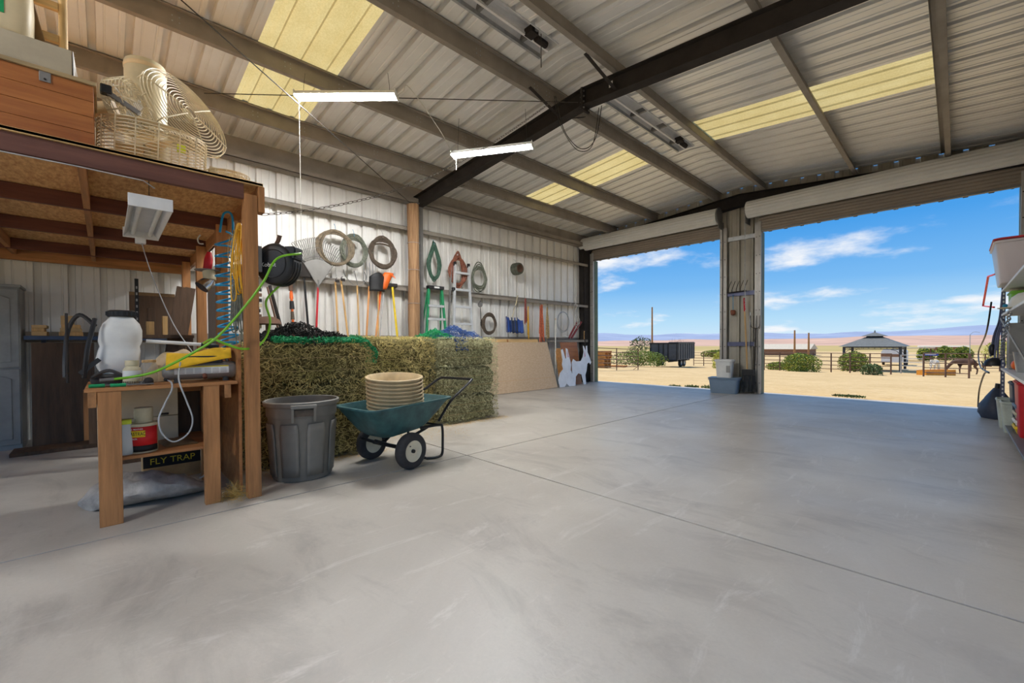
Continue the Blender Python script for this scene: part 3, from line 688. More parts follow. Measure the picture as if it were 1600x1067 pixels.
hip(cx-.55, cx+.55, cy-.55, cy+.55, gz+2.98, .5, .5, gz+3.08).build('vent_band', 'gaz_post', t)
hip(cx-.85, cx+.85, cy-.85, cy+.85, gz+3.08, .03, .03, gz+3.42).build('top_roof', 'gaz_roof', t)
MB().lathe([(.02, gz+3.4), (.07, gz+3.46), (.03, gz+3.52), (.05, gz+3.56), (.0, gz+3.62)], 8, Matrix.Translation((cx, cy, 0))).build('finial', 'gaz_post', t)
for (a, c) in (((gx0, gy0), (gx1, gy0)), ((gx0, gy1), (gx1, gy1)), ((gx0, gy0), (gx0, gy1)), ((gx1, gy0), (gx1, gy1))):
    MB().beam((*a, gz+2.1), (*c, gz+2.1), .08, .1).build('header', 'gaz_post', t); MB().beam((*a, gz+1.93), (*c, gz+1.93), .04, .04).build('lower_rail', 'gaz_post', t)
    for k in range(1, 9):
        u = k/9; MB().cyl((a[0]+(c[0]-a[0])*u, a[1]+(c[1]-a[1])*u, gz+1.93), (a[0]+(c[0]-a[0])*u, a[1]+(c[1]-a[1])*u, gz+2.08), .012, n=5).build('baluster', 'gaz_post', t)
    d = Vector((c[0]-a[0], c[1]-a[1], 0)).normalized()
    for e, s in ((a, 1), (c, -1)):
        MB().tube(spline([(e[0], e[1], gz+1.45), (e[0]+d.x*s*.25, e[1]+d.y*s*.25, gz+1.8), (e[0]+d.x*s*.6, e[1]+d.y*s*.6, gz+1.92)], 5), .022, 5).build('brace', 'gaz_post', t)
for x, y in ((gx1, gy0), (gx1, gy1)): MB().bb(x-.22, x+.22, y-.22, y+.22, gz, gz+.12).build('footing', 'cream', t)

# feed trough, sign, horses
a, c = on_ground(1447, 586.5), on_ground(1493, 587); t = thing('feed_trough', 'long orange feed trough inside the corral', 'trough', a)
d = (c-a); n_ = Vector((-d.y, d.x, 0)).normalized(); a.z = c.z = min(a.z, c.z)
for k, (o0, h0, o1, h1, nm) in enumerate(((0, .0, -.05, .42, 'front_board'), (.55, 0, .6, .42, 'rear_board'))):
    b = MB(); b.beam(a+n_*o0+Vector((0, 0, .21)), c+n_*o0+Vector((0, 0, .21)), .03, .42); b.build(nm, 'trough', t)
for p in (a, c): MB().beam(p+Vector((0, 0, .2)), p+n_*.55+Vector((0, 0, .2)), .03, .4).build('end_board', 'trough', t)
MB().beam(a+n_*.28+Vector((0, 0, .05)), c+n_*.28+Vector((0, 0, .05)), .52, .04).build('bottom_board', 'trough', t)
MB().beam(a-n_*.03+Vector((0, 0, .24)), c-n_*.03+Vector((0, 0, .24)), .02, .03).build('batten', 'beam_red', t)
t = thing('yard_sign', 'small blue sign board fixed to the corral fence', 'sign', gp(1454, 556)); pp = on_ground(1454, 587)+Vector((0, -.12, 1.42))
OFF[t.name] = pp; t.location = pp
MB().box(pp, (.72, .02, .17)).build('board', 'blue_sign', t); MB().box(pp+Vector((0, -.012, 0)), (.5, .006, .05)).build('lettering', 'label_white', t)
def skinned(name, mt, verts, edges, radii, root, parent=None, sub=2, off=None):
    me = bpy.data.meshes.new(name); me.from_pydata([tuple(v) for v in verts], edges, []); o = bpy.data.objects.new(name, me); COL.objects.link(o); me.materials.append(MAT[mt])
    sk = o.modifiers.new('skin', 'SKIN'); sk.use_smooth_shade = True
    for i, r in enumerate(radii):
        rr = r if isinstance(r, tuple) else (r, r); me.skin_vertices[0].data[i].radius = rr
    me.skin_vertices[0].data[root].use_root = True
    s = o.modifiers.new('sub', 'SUBSURF'); s.levels = sub; s.render_levels = sub
    if parent: o.parent = parent
    return o
def horse(label, loc, rz, sc, mt, mane):
    t = thing('horse', label, 'horse', loc, rz, world=False); t.scale = (sc, sc, sc)
    # x forward; back at about 1.4
    V = [(-.72, 0, 1.22), (-.45, 0, 1.18), (0, 0, 1.10), (.38, 0, 1.12), (.62, 0, 1.22), (.88, 0, 1.10), (1.10, 0, .82), (1.22, 0, .62), (1.32, 0, .38), (1.36, 0, .22)]
    E = [(i, i+1) for i in range(9)]; R = [.20, .29, .30, .29, .24, .16, .13, .13, .09, .07]
    for sg in (-1, 1):
        b0 = len(V); V += [(-.60, sg*.16, 1.0), (-.48, sg*.17, .72), (-.66, sg*.17, .48), (-.62, sg*.17, .12), (-.57, sg*.17, .03)]; R += [.16, .11, .06, .045, .06]; E += [(0, b0)]+[(b0+i, b0+i+1) for i in range(4)]
        b0 = len(V); V += [(.44, sg*.15, .92), (.42, sg*.16, .62), (.45, sg*.16, .42), (.43, sg*.16, .12), (.48, sg*.16, .03)]; R += [.12, .075, .055, .04, .055]; E += [(3, b0)]+[(b0+i, b0+i+1) for i in range(4)]
    skinned('body', mt, V, E, R, 2, t)
    skinned('tail', mane, [(-.88, 0, 1.2), (-.98, 0, 1.0), (-1.0, 0, .7), (-.97, 0, .45)], [(0, 1), (1, 2), (2, 3)], [.04, .06, .06, .02], 0, t)
    b = MB()
    for k in range(9):
        u = k/8; p = Vector((.62, 0, 1.42)).lerp(Vector((1.16, 0, .86)), u); b.box(p, (.08, .03, .14))
    b.build('mane', mane, t)
    for sg in (-1, 1): MB().cyl((1.12, sg*.06, .78), (1.10, sg*.09, .95), .04, .008, n=6).build('ear', mt, t)
    return t
hp = on_ground(1500, 586); horse('dark brown horse with lowered head behind the feed trough', hp+Vector((.35, 1.2, 0)), radians(178), .82, 'horse_brown', 'black_metal')
horse('white horse seen from behind, feeding at the orange trough', on_ground(1462, 583)+Vector((-.1, 1.6, 0)), radians(75), .72, 'horse_white', 'horse_white')

# utility poles
for px, py, top, lb in ((1019, 561, 480, 'tall bare wooden utility pole behind the dump trailer'), (1241.5, 556, 516, 'taller left one of the two utility poles by the pale roof'), (1263.5, 556, 520, 'shorter right one of the two utility poles by the pale roof')):
    p = on_ground(px, py); dep = (p-C0).dot(_F); h = (py-top)*dep/FPX
    t = thing('utility_pole', lb, 'pole', p); MB().cyl(p-Vector((0, 0, .3)), p+Vector((0, 0, h)), .17 if px < 1100 else .2, .11 if px < 1100 else .13, n=10).build('shaft', 'pole', t, smooth=True); MB().cyl(p+Vector((0, 0, h)), p+Vector((0, 0, h+.04)), .12, .06, n=10).build('cap', 'galv', t)
p = on_ground(1518, 571)+Vector((0, 9, 0)); t = thing('yard_light', 'thin pole with curved lamp arm beside the right-hand tree', 'lamp', p); MB().cyl(p, p+Vector((0, 0, 3.4)), .035, n=8).build('pole', 'galv', t); MB().tube(spline([p+Vector((0, 0, 3.4)), p+Vector((.3, 0, 3.7)), p+Vector((.8, 0, 3.65))], 5), .025, 6).build('arm', 'galv', t)
# houses and sheds beyond
def shed(name, label, c, w, d, h, rh, over=.3, wall='wall_brown', ridge_x=True):
    t = thing(name, label, 'building', c); x, y, z = c
    MB().bb(x-w/2, x+w/2, y-d/2, y+d/2, z, z+h).build('wall', wall, t)
    b = MB()
    if ridge_x: vs = [(x-w/2-over, y-d/2-over, z+h), (x+w/2+over, y-d/2-over, z+h), (x+w/2+over, y+d/2+over, z+h), (x-w/2-over, y+d/2+over, z+h), (x-w/2-over, y, z+h+rh), (x+w/2+over, y, z+h+rh)]
    else: vs = [(x-w/2-over, y-d/2-over, z+h), (x-w/2-over, y+d/2+over, z+h), (x+w/2+over, y+d/2+over, z+h), (x+w/2+over, y-d/2-over, z+h), (x, y-d/2-over, z+h+rh), (x, y+d/2+over, z+h+rh)]
    b.add(vs, [(0, 1, 5, 4), (2, 3, 4, 5), (0, 4, 3), (1, 2, 5), (0, 3, 2, 1)]); b.build('roof', 'roof_pale', t)
    return t
p = on_ground(1232, 556); shed('ranch_house', 'brown house with pale hipped metal roof beyond the poles', (p.x-1.5, p.y+6, zg(60)), 8.4, 6, 1.25, 1.05)
p = on_ground(1470, 556); t = shed('long_barn', 'long low barn with pale roof behind the olive bushes', (p.x+.0, p.y+16, zg(60)), 7, 3, 1.5, .3, wall='wall_brown')
p = on_ground(1425, 566); t = thing('shade_roof', 'low open shade roof with pale sheet behind the gazebo posts', 'shelter', (p.x, p.y+4, zg(60)))
zz_ = zg(60)
for dx in (-1.5, 1.5):
    for dy in (0, 2): MB().bb(p.x+dx-.05, p.x+dx+.05, p.y+4+dy-.05, p.y+4+dy+.05, zz_, zz_+1.7).build('post', 'rust', t)
MB().bb(p.x-2.2, p.x+1.9, p.y+3.6, p.y+6.6, zz_+1.7, zz_+1.8).build('roof_sheet', 'roof_pale', t)
p = on_ground(1391, 573)+Vector((0, 3, 0)); t = thing('stock_trailer', 'small white rounded stock trailer behind the gazebo post', 'trailer', p)
b = MB(); b.prism([(-1.0, .35), (1.0, .35), (1.0, 1.5), (.8, 1.8), (-.8, 1.8), (-1.0, 1.5)], 3.2, Matrix.Translation(p) @ Euler((pi/2, 0, 0)).to_matrix().to_4x4() @ Matrix.Translation((0, 0, -3.2))); b.build('body', 'white_paint', t)
MB().bb(p.x-1.02, p.x+1.02, p.y-.02, p.y, p.z+.95, p.z+1.25).build('opening_band', 'wall_brown', t)
for sg in (-1, 1): MB().cyl((p.x+sg*.85, p.y+1.6, p.z+.3), (p.x+sg*1.05, p.y+1.6, p.z+.3), .3, n=16).build('wheel', 'rubber', t)
# weeds at the slab edge
for i, (px, py) in enumerate(((1055, 606), (1082, 606), (1108, 607), (1318, 619), (1335, 620))):
    p = fp(px, py, -.06); p.y = max(p.y, YE+.42)
    leafy('weed_clump', ['dark weed clump at the slab edge, leftmost inside the left doorway', 'dark weed clump at the slab edge, second inside the left doorway', 'dark weed clump at the slab edge next to the blue tote', 'flat weed clump at the slab edge in the right doorway', 'flat weed clump right of another at the right doorway slab edge'][i], 'weed', p, .20, .08, .08 if i < 3 else .03, 160, 'leaf_dark', group='weeds along the slab edge', lsz=.03, stems=4, seed=40+i)
# ------------------------------------------------------------------ lamps
def tube_lamp(label, c, d, L=1.22, lit=True, seen=True):
    """hanging two-tube shop light; d = unit direction of its length"""
    c = Vector(c); d = Vector(d).normalized(); s = Vector((-d.y, d.x, 0)).normalized(); u = Vector((0, 0, 1))
    t = thing('tube_light', label, 'lamp', c)
    def B(o0, o1, w, h, z): return MB().beam(c+d*o0+u*z, c+d*o1+u*z, w, h)
    B(-L/2, L/2, .10, .03, .035).build('housing', 'white_paint', t, bev=.004)
    b = MB()
    for sg in (-1, 1):
        q = [c+d*(e*L/2)+s*(sg*a)+u*z for e in (-1, 1) for a, z in ((.045, .03), (.085, -.006))]
        b.add(q, [(0, 1, 3, 2)])
    b.build('reflector', 'white_paint', t, solid=.003)
    for sg in (-1, 1):
        MB().cyl(c+d*(-L/2+.02)+s*(sg*.038), c+d*(L/2-.02)+s*(sg*.038), .0145, n=10).build('tube', 'tube_glow' if lit else 'label_white', t, smooth=True)
    for e in (-1, 1):
        MB().beam(c+d*(e*L/2)+u*.012, c+d*(e*(L/2+.012))+u*.012, .17, .075).build('end_cap', 'white_paint', t, bev=.004)
        MB().tube([c+d*(e*(L/2-.08))+u*.05, c+d*(e*(L/2-.08))+u*.12, c+d*(e*(L/2-.10))+u*(zroof(c.x)-c.z)], .0025, 4).build('hanger', 'wire_dark', t)
    return t
tube_lamp('bright tube light hanging level on the left, below the yellow skylight', (-5.23, 2.20, 4.24), _R0)
tube_lamp('bright tube light hanging in front of the black rafter', (-4.76, 4.16, 4.02), _R0*1.18-Vector((_F.x, _F.y, 0))*.3)
# unseen fixtures of the same kind, added in the rear bay to light the room
tube_lamp('tube light in the rear bay on the left roof slope', (-4.9, -3.2, 4.1), (0, 1, 0))
tube_lamp('tube light in the rear bay on the right roof slope', (-2.0, -3.2, 4.1), (0, 1, 0))
# ------------------------------------------------------------------ storage loft
LX0, LX1, LY0, LY1 = -8.0, -3.73, -3.6, .87
t = thing('storage_loft', 'timber storage loft with particle board deck on the left', 'loft', (-5.9, -1.2, 0))
for x in (-3.775, -4.9, -6.1, -7.35):
    p = MB().bb(x-.045, x+.045, .775, .865, 0, 2.325).build('post', 'fir', t, bev=.003)
for x in (-3.775, -7.35): MB().bb(x-.045, x+.045, -2.6, -2.51, 0, 2.28).build('post', 'fir', t, bev=.003)
MB().bb(-3.775, -3.73, LY0, .775, 2.285, 2.395).build('front_beam', 'beam_red', t, bev=.003)
for x in (-4.9, -6.1, -7.35): MB().bb(x-.02, x+.02, LY0, .87, 2.28, 2.40).build('joist', 'joist', t, bev=.003)
MB().bb(-7.86, -7.82, LY0, .87, 2.22, 2.40).build('back_beam', 'fir_y', t, bev=.003)
MB().bb(-7.86, -3.82, .868, .905, 2.27, 2.395).build('end_beam', 'fir_x', t, bev=.003)
MB().bb(-3.815, -3.72, .868, .912, 2.20, 2.398).build('end_block', 'fir', t, bev=.004)
for x0, x1 in ((-4.88, -3.78), (-6.08, -4.92), (-7.33, -6.12), (-7.82, -7.37)):
    for y in (-.09, -.77, -1.7): MB().bb(x0, x1, y-.02, y+.02, 2.285, 2.395).build('blocking', 'fir_x', t, bev=.002)
for y0, y1 in ((LY0, -1.22), (-1.22, .90)):
    for x0, x1 in ((-7.86, -5.87), (-5.868, -3.715)): MB().bb(x0, x1, y0+.002, y1-.002, 2.402, 2.418).build('deck_sheet', 'osb', t)
MB().bb(-3.74, -3.715, LY0, .90, 2.396, 2.42).build('deck_edge', 'pine_y', t)
MB().beam((-4.86, .82, 1.9), (-4.3, .82, 2.28), .04, .09).build('knee_brace', 'fir', t)
b = MB(); b.tube([(-3.728, LY0, 2.276), (-3.728, -.9, 2.272), (-3.728, -.1, 2.274), (-3.74, .2, 2.27), (-3.80, .26, 2.25)], .004, 5); tag(b.build('power_cord', 'cord_grey', None), 'thin white power cord stapled along the loft front beam', 'cord')

# wooden chest and things stacked on the loft
DZ = 2.42
t = thing('wooden_chest', 'orange-brown wooden chest with a metal hasp, on the loft edge', 'chest', (-4.1, -.45, DZ))
for k in range(4): MB().bb(-3.865, -3.845, -.92, -.03, DZ+.02+k*.1, DZ+.118+k*.1).build('front_plank', 'chest', t, bev=.002)
MB().bb(-4.34, -3.865, -.05, -.03, DZ+.02, DZ+.42).build('side_panel', 'chest', t, bev=.002); MB().bb(-4.34, -3.865, -.92, -.90, DZ+.02, DZ+.42).build('side_panel', 'chest', t)
MB().bb(-4.34, -4.32, -.90, -.05, DZ+.02, DZ+.42).build('back_panel', 'chest', t); MB().bb(-4.33, -3.87, -.9, -.05, DZ, DZ+.03).build('bottom_panel', 'chest', t)
MB().bb(-4.36, -3.83, -.94, -.015, DZ+.42, DZ+.445).build('lid', 'chest_top', t, bev=.004)
h = MB().bb(-3.843, -3.838, -.265, -.215, DZ+.36, DZ+.44).build('hasp', 'steel_grey', t, bev=.002)
MB().cyl((-3.838, -.24, DZ+.375), (-3.834, -.24, DZ+.375), .006, n=8).build('screw', 'steel_black', h)
BZ = DZ+.446
t = thing('flat_carton', 'long off-white carton lying on top of the wooden chest', 'box', (-4.05, -.5, BZ))
MB().bb(-4.25, -3.86, -.92, -.125, BZ, BZ+.165).build('body', 'grey_box', t, bev=.004)
b = MB(); b.add([(-3.865, -.118, BZ), (-4.2, -.09, BZ), (-4.2, -.112, BZ+.165), (-3.865, -.12, BZ+.165)], [(0, 1, 2, 3)]); b.build('end_flap', 'white_paint', t, solid=.003)
t = thing('paper_sack', 'white paper sack with green print standing on the carton', 'sack', (-4.0, -.42, BZ+.166)); z0 = BZ+.166
rings = []
for z, wx, wy in ((0, .10, .11), (.03, .12, .13), (.2, .12, .135), (.36, .11, .13), (.42, .09, .12)):
    rings.append([Vector((-4.0+wx*(abs(cos(a))**.5)*(1 if cos(a) > 0 else -1), -.425+wy*(abs(sin(a))**.5)*(1 if sin(a) > 0 else -1), z0+z)) for a in [2*pi*i/20+.1 for i in range(20)]])
MB().ring_loft(rings).build('bag', 'cooler', t, smooth=True); MB().bb(-3.885, -3.876, -.53, -.40, z0+.10, z0+.3).build('green_print', 'net_green', t)
t = thing('wooden_rack', 'pale wooden rack of dowels and slats behind the paper sack', 'rack', (-4.1, -.2, BZ+.166))
for y in (-.17, -.47): MB().cyl((-4.1, y, z0), (-4.1, y, z0+.7), .022, n=12).build('dowel', 'pine', t, smooth=True)
for z in (.04, .13, .34): MB().bb(-4.115, -4.085, -.45, -.19, z0+z, z0+z+.05).build('slat', 'pine_y', t, bev=.003)
MB().beam((-4.06, -.26, z0+.0), (-4.10, -.36, z0+.5), .01, .06).build('leaning_slat', 'bag_brown', t)

# fans and guards
def cage(b, c, ax, R, dep, rings_n, spokes, r=.0036, hub=.05, round_=.05, bulge=.04, back=True):
    """wire fan cage: concentric rings on the faces, rings round the side, cross spokes"""
    ax = Vector(ax).normalized(); u = ax.orthogonal().normalized(); w = ax.cross(u); c = Vector(c)
    def P(rad, a, h): return c+u*(rad*cos(a))+w*(rad*sin(a))+ax*h
    n = 40
    def ring(rad, h): b.tube([P(rad, 2*pi*k/n, h) for k in range(n)], r, 4, closed=True)
    for s in ((1, -1) if back else (1,)):
        for k in range(rings_n):
            rad = hub+(R-hub)*k/(rings_n-1); ring(rad, s*(dep/2+bulge*(1-(rad/R)**2)))
        for k in range(spokes):
            a = 2*pi*k/spokes
            b.tube([P(hub+(R-hub)*q/5, a, s*(dep/2+bulge*(1-((hub+(R-hub)*q/5)/R)**2))) for q in range(6)], r*1.5, 4)
    m = max(2, int(dep/.022))
    for k in range(1, m): ring(R*1.005, -dep/2+dep*k/m)
    for k in range(spokes*2):
        a = pi*k/spokes; b.cyl(P(R*1.01, a, -dep/2), P(R*1.01, a, dep/2), r*1.4, n=4)
    return b
t = thing('drum_fan', 'large cream wire drum fan lying near the loft edge', 'fan', (-4.16, .28, DZ))
cage(MB(), (-4.16, .29, DZ+.185), (.12, .03, 1), .31, .30, 15, 8).build('wire_cage', 'wire_cream', t)
b = MB(); b.cyl((-4.16, .30, DZ+.08), (-4.16, .30, DZ+.25), .075, n=16); b.build('motor', 'cream', t, smooth=True)
for k in range(3):
    a = 2*pi*k/3; b = MB(); M_ = Matrix.Translation((-4.16, .30, DZ+.2)) @ Matrix.Rotation(a, 4, 'Z') @ Matrix.Rotation(.4, 4, 'X'); b.prism([(.06, -.04), (.24, -.09), (.27, 0), (.22, .09), (.06, .04)], .004, M_); b.build('blade', 'wire_cream', t)
MB().bb(-3.95, -3.93, .40, .45, DZ+.17, DZ+.22).build('yellow_tag', 'lime', t)
MB().tube([(-3.87, .20, DZ+.02), (-3.86, .34, DZ+.05), (-3.87, .45, DZ+.02)], .004, 5).build('foot_wire', 'wire_cream', t)
t = thing('fan_guard', 'round cream wire fan guard leaning tilted behind the drum fan', 'fan guard', (-4.35, .50, DZ+.36))
cage(MB(), (-4.34, .50, DZ+.62), (.70, .51, .35), .34, .05, 13, 6, .004, .045, bulge=.03, back=False).build('wire_disc', 'wire_cream', t); MB().lathe([(0, .035), (.045, .03), (.05, .02)], 16, face_mat((-4.34, .50, DZ+.62), (.70, .51, .35))).build('hub_plate', 'cream', t)
t = thing('pedestal_fan', 'cream pedestal fan head in a wire cage, facing sideways above the drum fan', 'fan', (-4.2, .16, DZ+.36))
cage(MB(), (-4.20, .16, DZ+.50), (.55, .75, .18), .185, .12, 10, 8, .0034, .035).build('wire_cage', 'wire_cream', t)
for k in range(3):
    M_ = face_mat((-4.20, .16, DZ+.50), (.55, .75, .18)) @ Matrix.Rotation(2*pi*k/3+.5, 4, 'Z') @ Matrix.Rotation(.45, 4, 'X'); MB().prism([(.03, -.03), (.14, -.06), (.165, 0), (.13, .06), (.03, .03)], .004, M_).build('blade', 'white_plastic', t)
b = MB(); b.cyl((-4.24, .08, DZ+.48), (-4.30, -.02, DZ+.46), .05, n=14); b.build('motor', 'tub_cream', t, smooth=True)
MB().beam((-4.05, .03, DZ+.50), (-4.02, .20, DZ+.40), .035, .03).build('arm', 'steel_grey', t, bev=.003); MB().box((-4.05, .03, DZ+.51), (.06, .06, .06), None).build('swivel', 'black_plastic', t, bev=.008)
t = thing('form_tube', 'tall off-white round tube standing behind the fans', 'tube', (-4.74, .28, DZ))
MB().lathe([(.125, 0), (.14, 0), (.138, 1.10), (.132, 1.115), (.122, 1.10), (.122, .02)], 32, Matrix.Translation((-4.74, .28, DZ))).build('wall', 'cream', t, smooth=40); MB().lathe([(.139, 1.05), (.143, 1.055), (.143, 1.08), (.139, 1.085)], 32, Matrix.Translation((-4.74, .28, DZ))).build('rim_band', 'tub_cream', t, smooth=40)
t = thing('small_fan', 'small cream wire cage fan at the loft corner', 'fan', (-4.1, .74, DZ))
cage(MB(), (-4.08, .74, DZ+.07), (.05, .0, 1), .145, .12, 8, 6, .0034, .03, bulge=.02).build('wire_cage', 'wire_cream', t); MB().cyl((-4.08, .74, DZ+.03), (-4.08, .74, DZ+.11), .045, n=14).build('motor', 'cream', t, smooth=True); MB().bb(-4.05, -4.03, .61, .66, DZ, DZ+.15).build('foot', 'cream', t)

# unlit shop light under the loft and its cord
tc0 = Vector((-4.35, .24, 2.13)); t = thing('shop_light', 'unlit white two-tube shop light hanging under the loft beam', 'lamp', tc0)
b = MB(); b.bb(-4.90, -3.80, .16, .32, 2.165, 2.185); b.build('housing', 'white_paint', t, bev=.006)
b = MB(); b.add([(-4.90, .16, 2.165), (-3.80, .16, 2.165), (-3.80, .125, 2.11), (-4.90, .125, 2.11)], [(0, 1, 2, 3)]); b.add([(-4.90, .32, 2.165), (-3.80, .32, 2.165), (-3.80, .355, 2.11), (-4.90, .355, 2.11)], [(0, 1, 2, 3)]); b.build('reflector', 'white_paint', t, solid=.004)
for y in (.185, .295): MB().cyl((-4.88, y, 2.14), (-3.82, y, 2.14), .015, n=10).build('tube', 'label_white', t, smooth=True)
for x in (-4.905, -3.795): MB().bb(x-.006, x+.006, .122, .358, 2.105, 2.19).build('end_cap', 'white_paint', t, bev=.004)
MB().bb(-4.93, -4.86, .2, .27, 2.06, 2.11).build('junction_box', 'white_paint', t, bev=.004)
for x in (-4.6, -3.95): MB().tube([(x, .24, 2.185), (x, .24, 2.40)], .003, 4).build('hanger', 'wire_dark', t)
tag(MB().tube(spline([(-4.88, .24, 2.07), (-4.7, .30, 1.75), (-4.55, .42, 1.35), (-4.45, .55, 1.08), (-4.30, .55, .965)], 8), .004, 5).build('lamp_cord', 'cord_grey', None), 'white cord hanging from the shop light down to the bench', 'cord')

# ------------------------------------------------------------------ workbench
BX0, BX1, BY0, BY1, BT = -4.62, -3.80, -.10, .73, .90
t = thing('workbench', 'small wooden workbench with a lower shelf under the loft', 'workbench', (-4.2, .3, 0))
MB().bb(BX0, BX1, BY0, BY1, BT-.022, BT).build('top', 'bench', t, bev=.003)
for (x, y, w) in ((-3.835, .015, .115), (-3.835, .565, .095), (-4.56, .03, .09), (-4.56, .64, .09)):
    MB().bb(x-.03, x+.03, y-w/2, y+w/2, 0, BT-.022).build('leg', 'fir', t, bev=.003)
for x in (-4.56,): MB().bb(x-.01, x+.03, -.06, .70, BT-.115, BT-.022).build('apron', 'fir_y', t, bev=.002)
for y in (-.065, .665): MB().bb(-4.5, -3.80, y-.02, y+.02, BT-.12, BT-.022).build('cleat', 'fir_x', t, bev=.002)
MB().bb(BX0+.02, -3.868, .0, .62, .405, .425).build('lower_shelf', 'bench', t, bev=.002)
MB().bb(-4.62, -3.86, .745, .765, .03, 1.18).build('end_board', 'bench', t, bev=.002)
MB().bb(BX0-.02, BX0, BY0, BY1, .42, .9).build('back_board', 'board_dark', t)
S = .426
# lower shelf
t = thing('bait_pail', 'red labelled pail with yellow lettering on the bench shelf', 'pail', (-3.99, .175, S)); pc_ = Vector((-3.99, .185, S)); R_ = .085
MB().lathe([(0, 0), (R_*.94, 0), (R_*.97, .005), (R_, .19), (R_+.004, .193), (R_+.004, .205), (0, .207)], 28, Matrix.Translation(pc_)).build('body', 'cream', t, smooth=True)
def band(name, m, z0, z1, a0, a1, r, par, c=pc_): 
    b = MB(); b.grid(lambda s, q: (c.x+r*cos(a0+(a1-a0)*s), c.y+r*sin(a0+(a1-a0)*s), c.z+z0+(z1-z0)*q), 18, 1); return b.build(name, m, par, solid=.001, smooth=True)
lb = band('label', 'red_label', .055, .185, -1.5, 1.05, R_+.0015, t); band('label_base', 'dark_text', .012, .055, -1.5, 1.05, R_+.0015, t)
band('yellow_panel', 'yellow', .115, .160, -1.0, .1, R_+.003, lb)
aa = -.45; nn = (cos(aa), sin(aa), 0)
def on_pail(z, a, r): return (pc_.x+r*cos(a), pc_.y+r*sin(a), pc_.z+z)
for i, ch in enumerate('FASTRAC'):
    a = -.93+i*.16; text('lettering', ch, .034, face_mat(on_pail(.137, a, R_+.004), (cos(a), sin(a), 0)), 'dark_text', lb, sx=.62)
for i, ch in enumerate('ALL WEATHER'):
    a = -.93+i*.085
    if ch != ' ': text('lettering', ch, .015, face_mat(on_pail(.170, a, R_+.003), (cos(a), sin(a), 0)), 'label_white', lb, sx=.8)
for i, ch in enumerate('BLOX'):
    a = -.75+i*.1; text('lettering', ch, .016, face_mat(on_pail(.103, a, R_+.003), (cos(a), sin(a), 0)), 'label_white', lb, sx=.8)
t = thing('paper_roll', 'ribbed off-white roll standing on the red pail', 'roll', (-3.99, .185, S+.207)); pr_ = []
for k in range(12): pr_ += [(.052, k*.0085), (.054, k*.0085+.004)]
MB().lathe([(0, 0)]+pr_+[(.05, .104), (.02, .104), (.02, .06), (0, .06)], 24, Matrix.Translation((-3.99, .19, S+.2075))).build('coil', 'cream', t, smooth=30)
t = thing('clear_pouch', 'clear pouch with lime cap behind the left bench leg', 'pouch', (-3.93, .09, S))
rings = [[Vector((-3.95+wx*cos(a), .085+wy*sin(a), S+z)) for a in [2*pi*i/16 for i in range(16)]] for z, wx, wy in ((0, .03, .05), (.02, .04, .06), (.12, .035, .055), (.17, .025, .05), (.21, .03, .045))]
MB().ring_loft(rings).build('bag', 'clear_bag', t, smooth=True); MB().bb(-3.98, -3.92, .045, .125, S+.21, S+.24).build('cap', 'lime', t, bev=.006)
t = thing('storage_case', 'cream metal case at the back of the bench shelf', 'case', (-4.5, .15, S)); MB().bb(-4.55, -4.36, -.05, .42, S, S+.19).build('lower_drawer', 'cooler', t, bev=.004); MB().bb(-4.55, -4.36, -.05, .42, S+.194, S+.41).build('upper_drawer', 'cooler', t, bev=.004); MB().bb(-4.36, -4.35, .30, .36, S+.2, S+.215).build('latch', 'steel_black', t)
t = thing('brown_pouch', 'crumpled brown paper bag lying on the bench shelf', 'bag', (-4.12, .38, S))
random.seed(8); b = MB(); b.grid(lambda s, q: (-4.28+.26*s, .28+.20*q+.03*s, S+.002+.035*sin(pi*s)**.4*sin(pi*q)**.4*(1+.35*sin(9*s+5*q))), 12, 10); b.grid(lambda s, q: (-4.28+.26*s, .28+.20*q+.03*s, S+.001), 2, 2); b.build('bag', 'bag_brown', t, smooth=True)
# under the bench
t = thing('feed_sack', 'grey plastic feed sack slumped on the floor under the bench', 'sack', (-4.3, .2, 0)); random.seed(9)
rings = []
for k in range(13):
    u = k/12; yy = -.10+.66*u; w = .22*sin(pi*min(1, .06+u*.92))**.5; hh = .215*sin(pi*(.06+.9*u**.8))**.6
    rings.append([Vector((-4.26+.05*u+w*cos(a)*(1+.06*sin(5*a+u*9)), yy+.06*cos(a), max(.001, hh*(.5+.5*sin(a))**.8*(1+.10*sin(13*u+5*a)+.07*sin(23*u-3*a))))) for a in [2*pi*i/18 for i in range(18)]])
MB().ring_loft(rings).build('sack', 'bag_grey', t, smooth=60); MB().beam((-4.20, .55, .12), (-4.15, .64, .16), .10, .01).build('tied_end', 'bag_grey', t)
t = thing('fly_trap_box', 'dark cardboard box lettered FLY TRAP under the bench', 'box', (-4.9, .45, 0)); MB().bb(-5.1, -4.80, .22, .62, 0, .27).build('carton', 'box_tan', t, bev=.003); MB().bb(-4.8, -4.797, .22, .62, .12, .22).build('stripe', 'dark_text', t)
text('lettering', 'FLY TRAP', .075, face_mat((-4.795, .42, .17), (1, 0, 0)), 'label_yellow', t)
t = thing('straw_tuft', 'tuft of loose straw on the floor beside the loft post', 'straw', (-3.85, .72, 0), world=False); random.seed(31); b = MB()
for k in range(420):
    a = random.uniform(0, 6.28); r = abs(random.gauss(0, .07)); p = Vector((r*cos(a)*1.2, r*sin(a)-.02, .004+random.random()**2*.11*(1-min(1, r/.2)))); d = Vector((random.gauss(0, 1), random.gauss(0, 1), random.gauss(.2, .6))).normalized()*random.uniform(.03, .07); e = d.orthogonal().normalized()*.0018
    q = [p-d, p+d, p+d+e, p-d+e]; b.add([(v.x, v.y, max(.002, v.z)) for v in q], [(0, 1, 2, 3)])
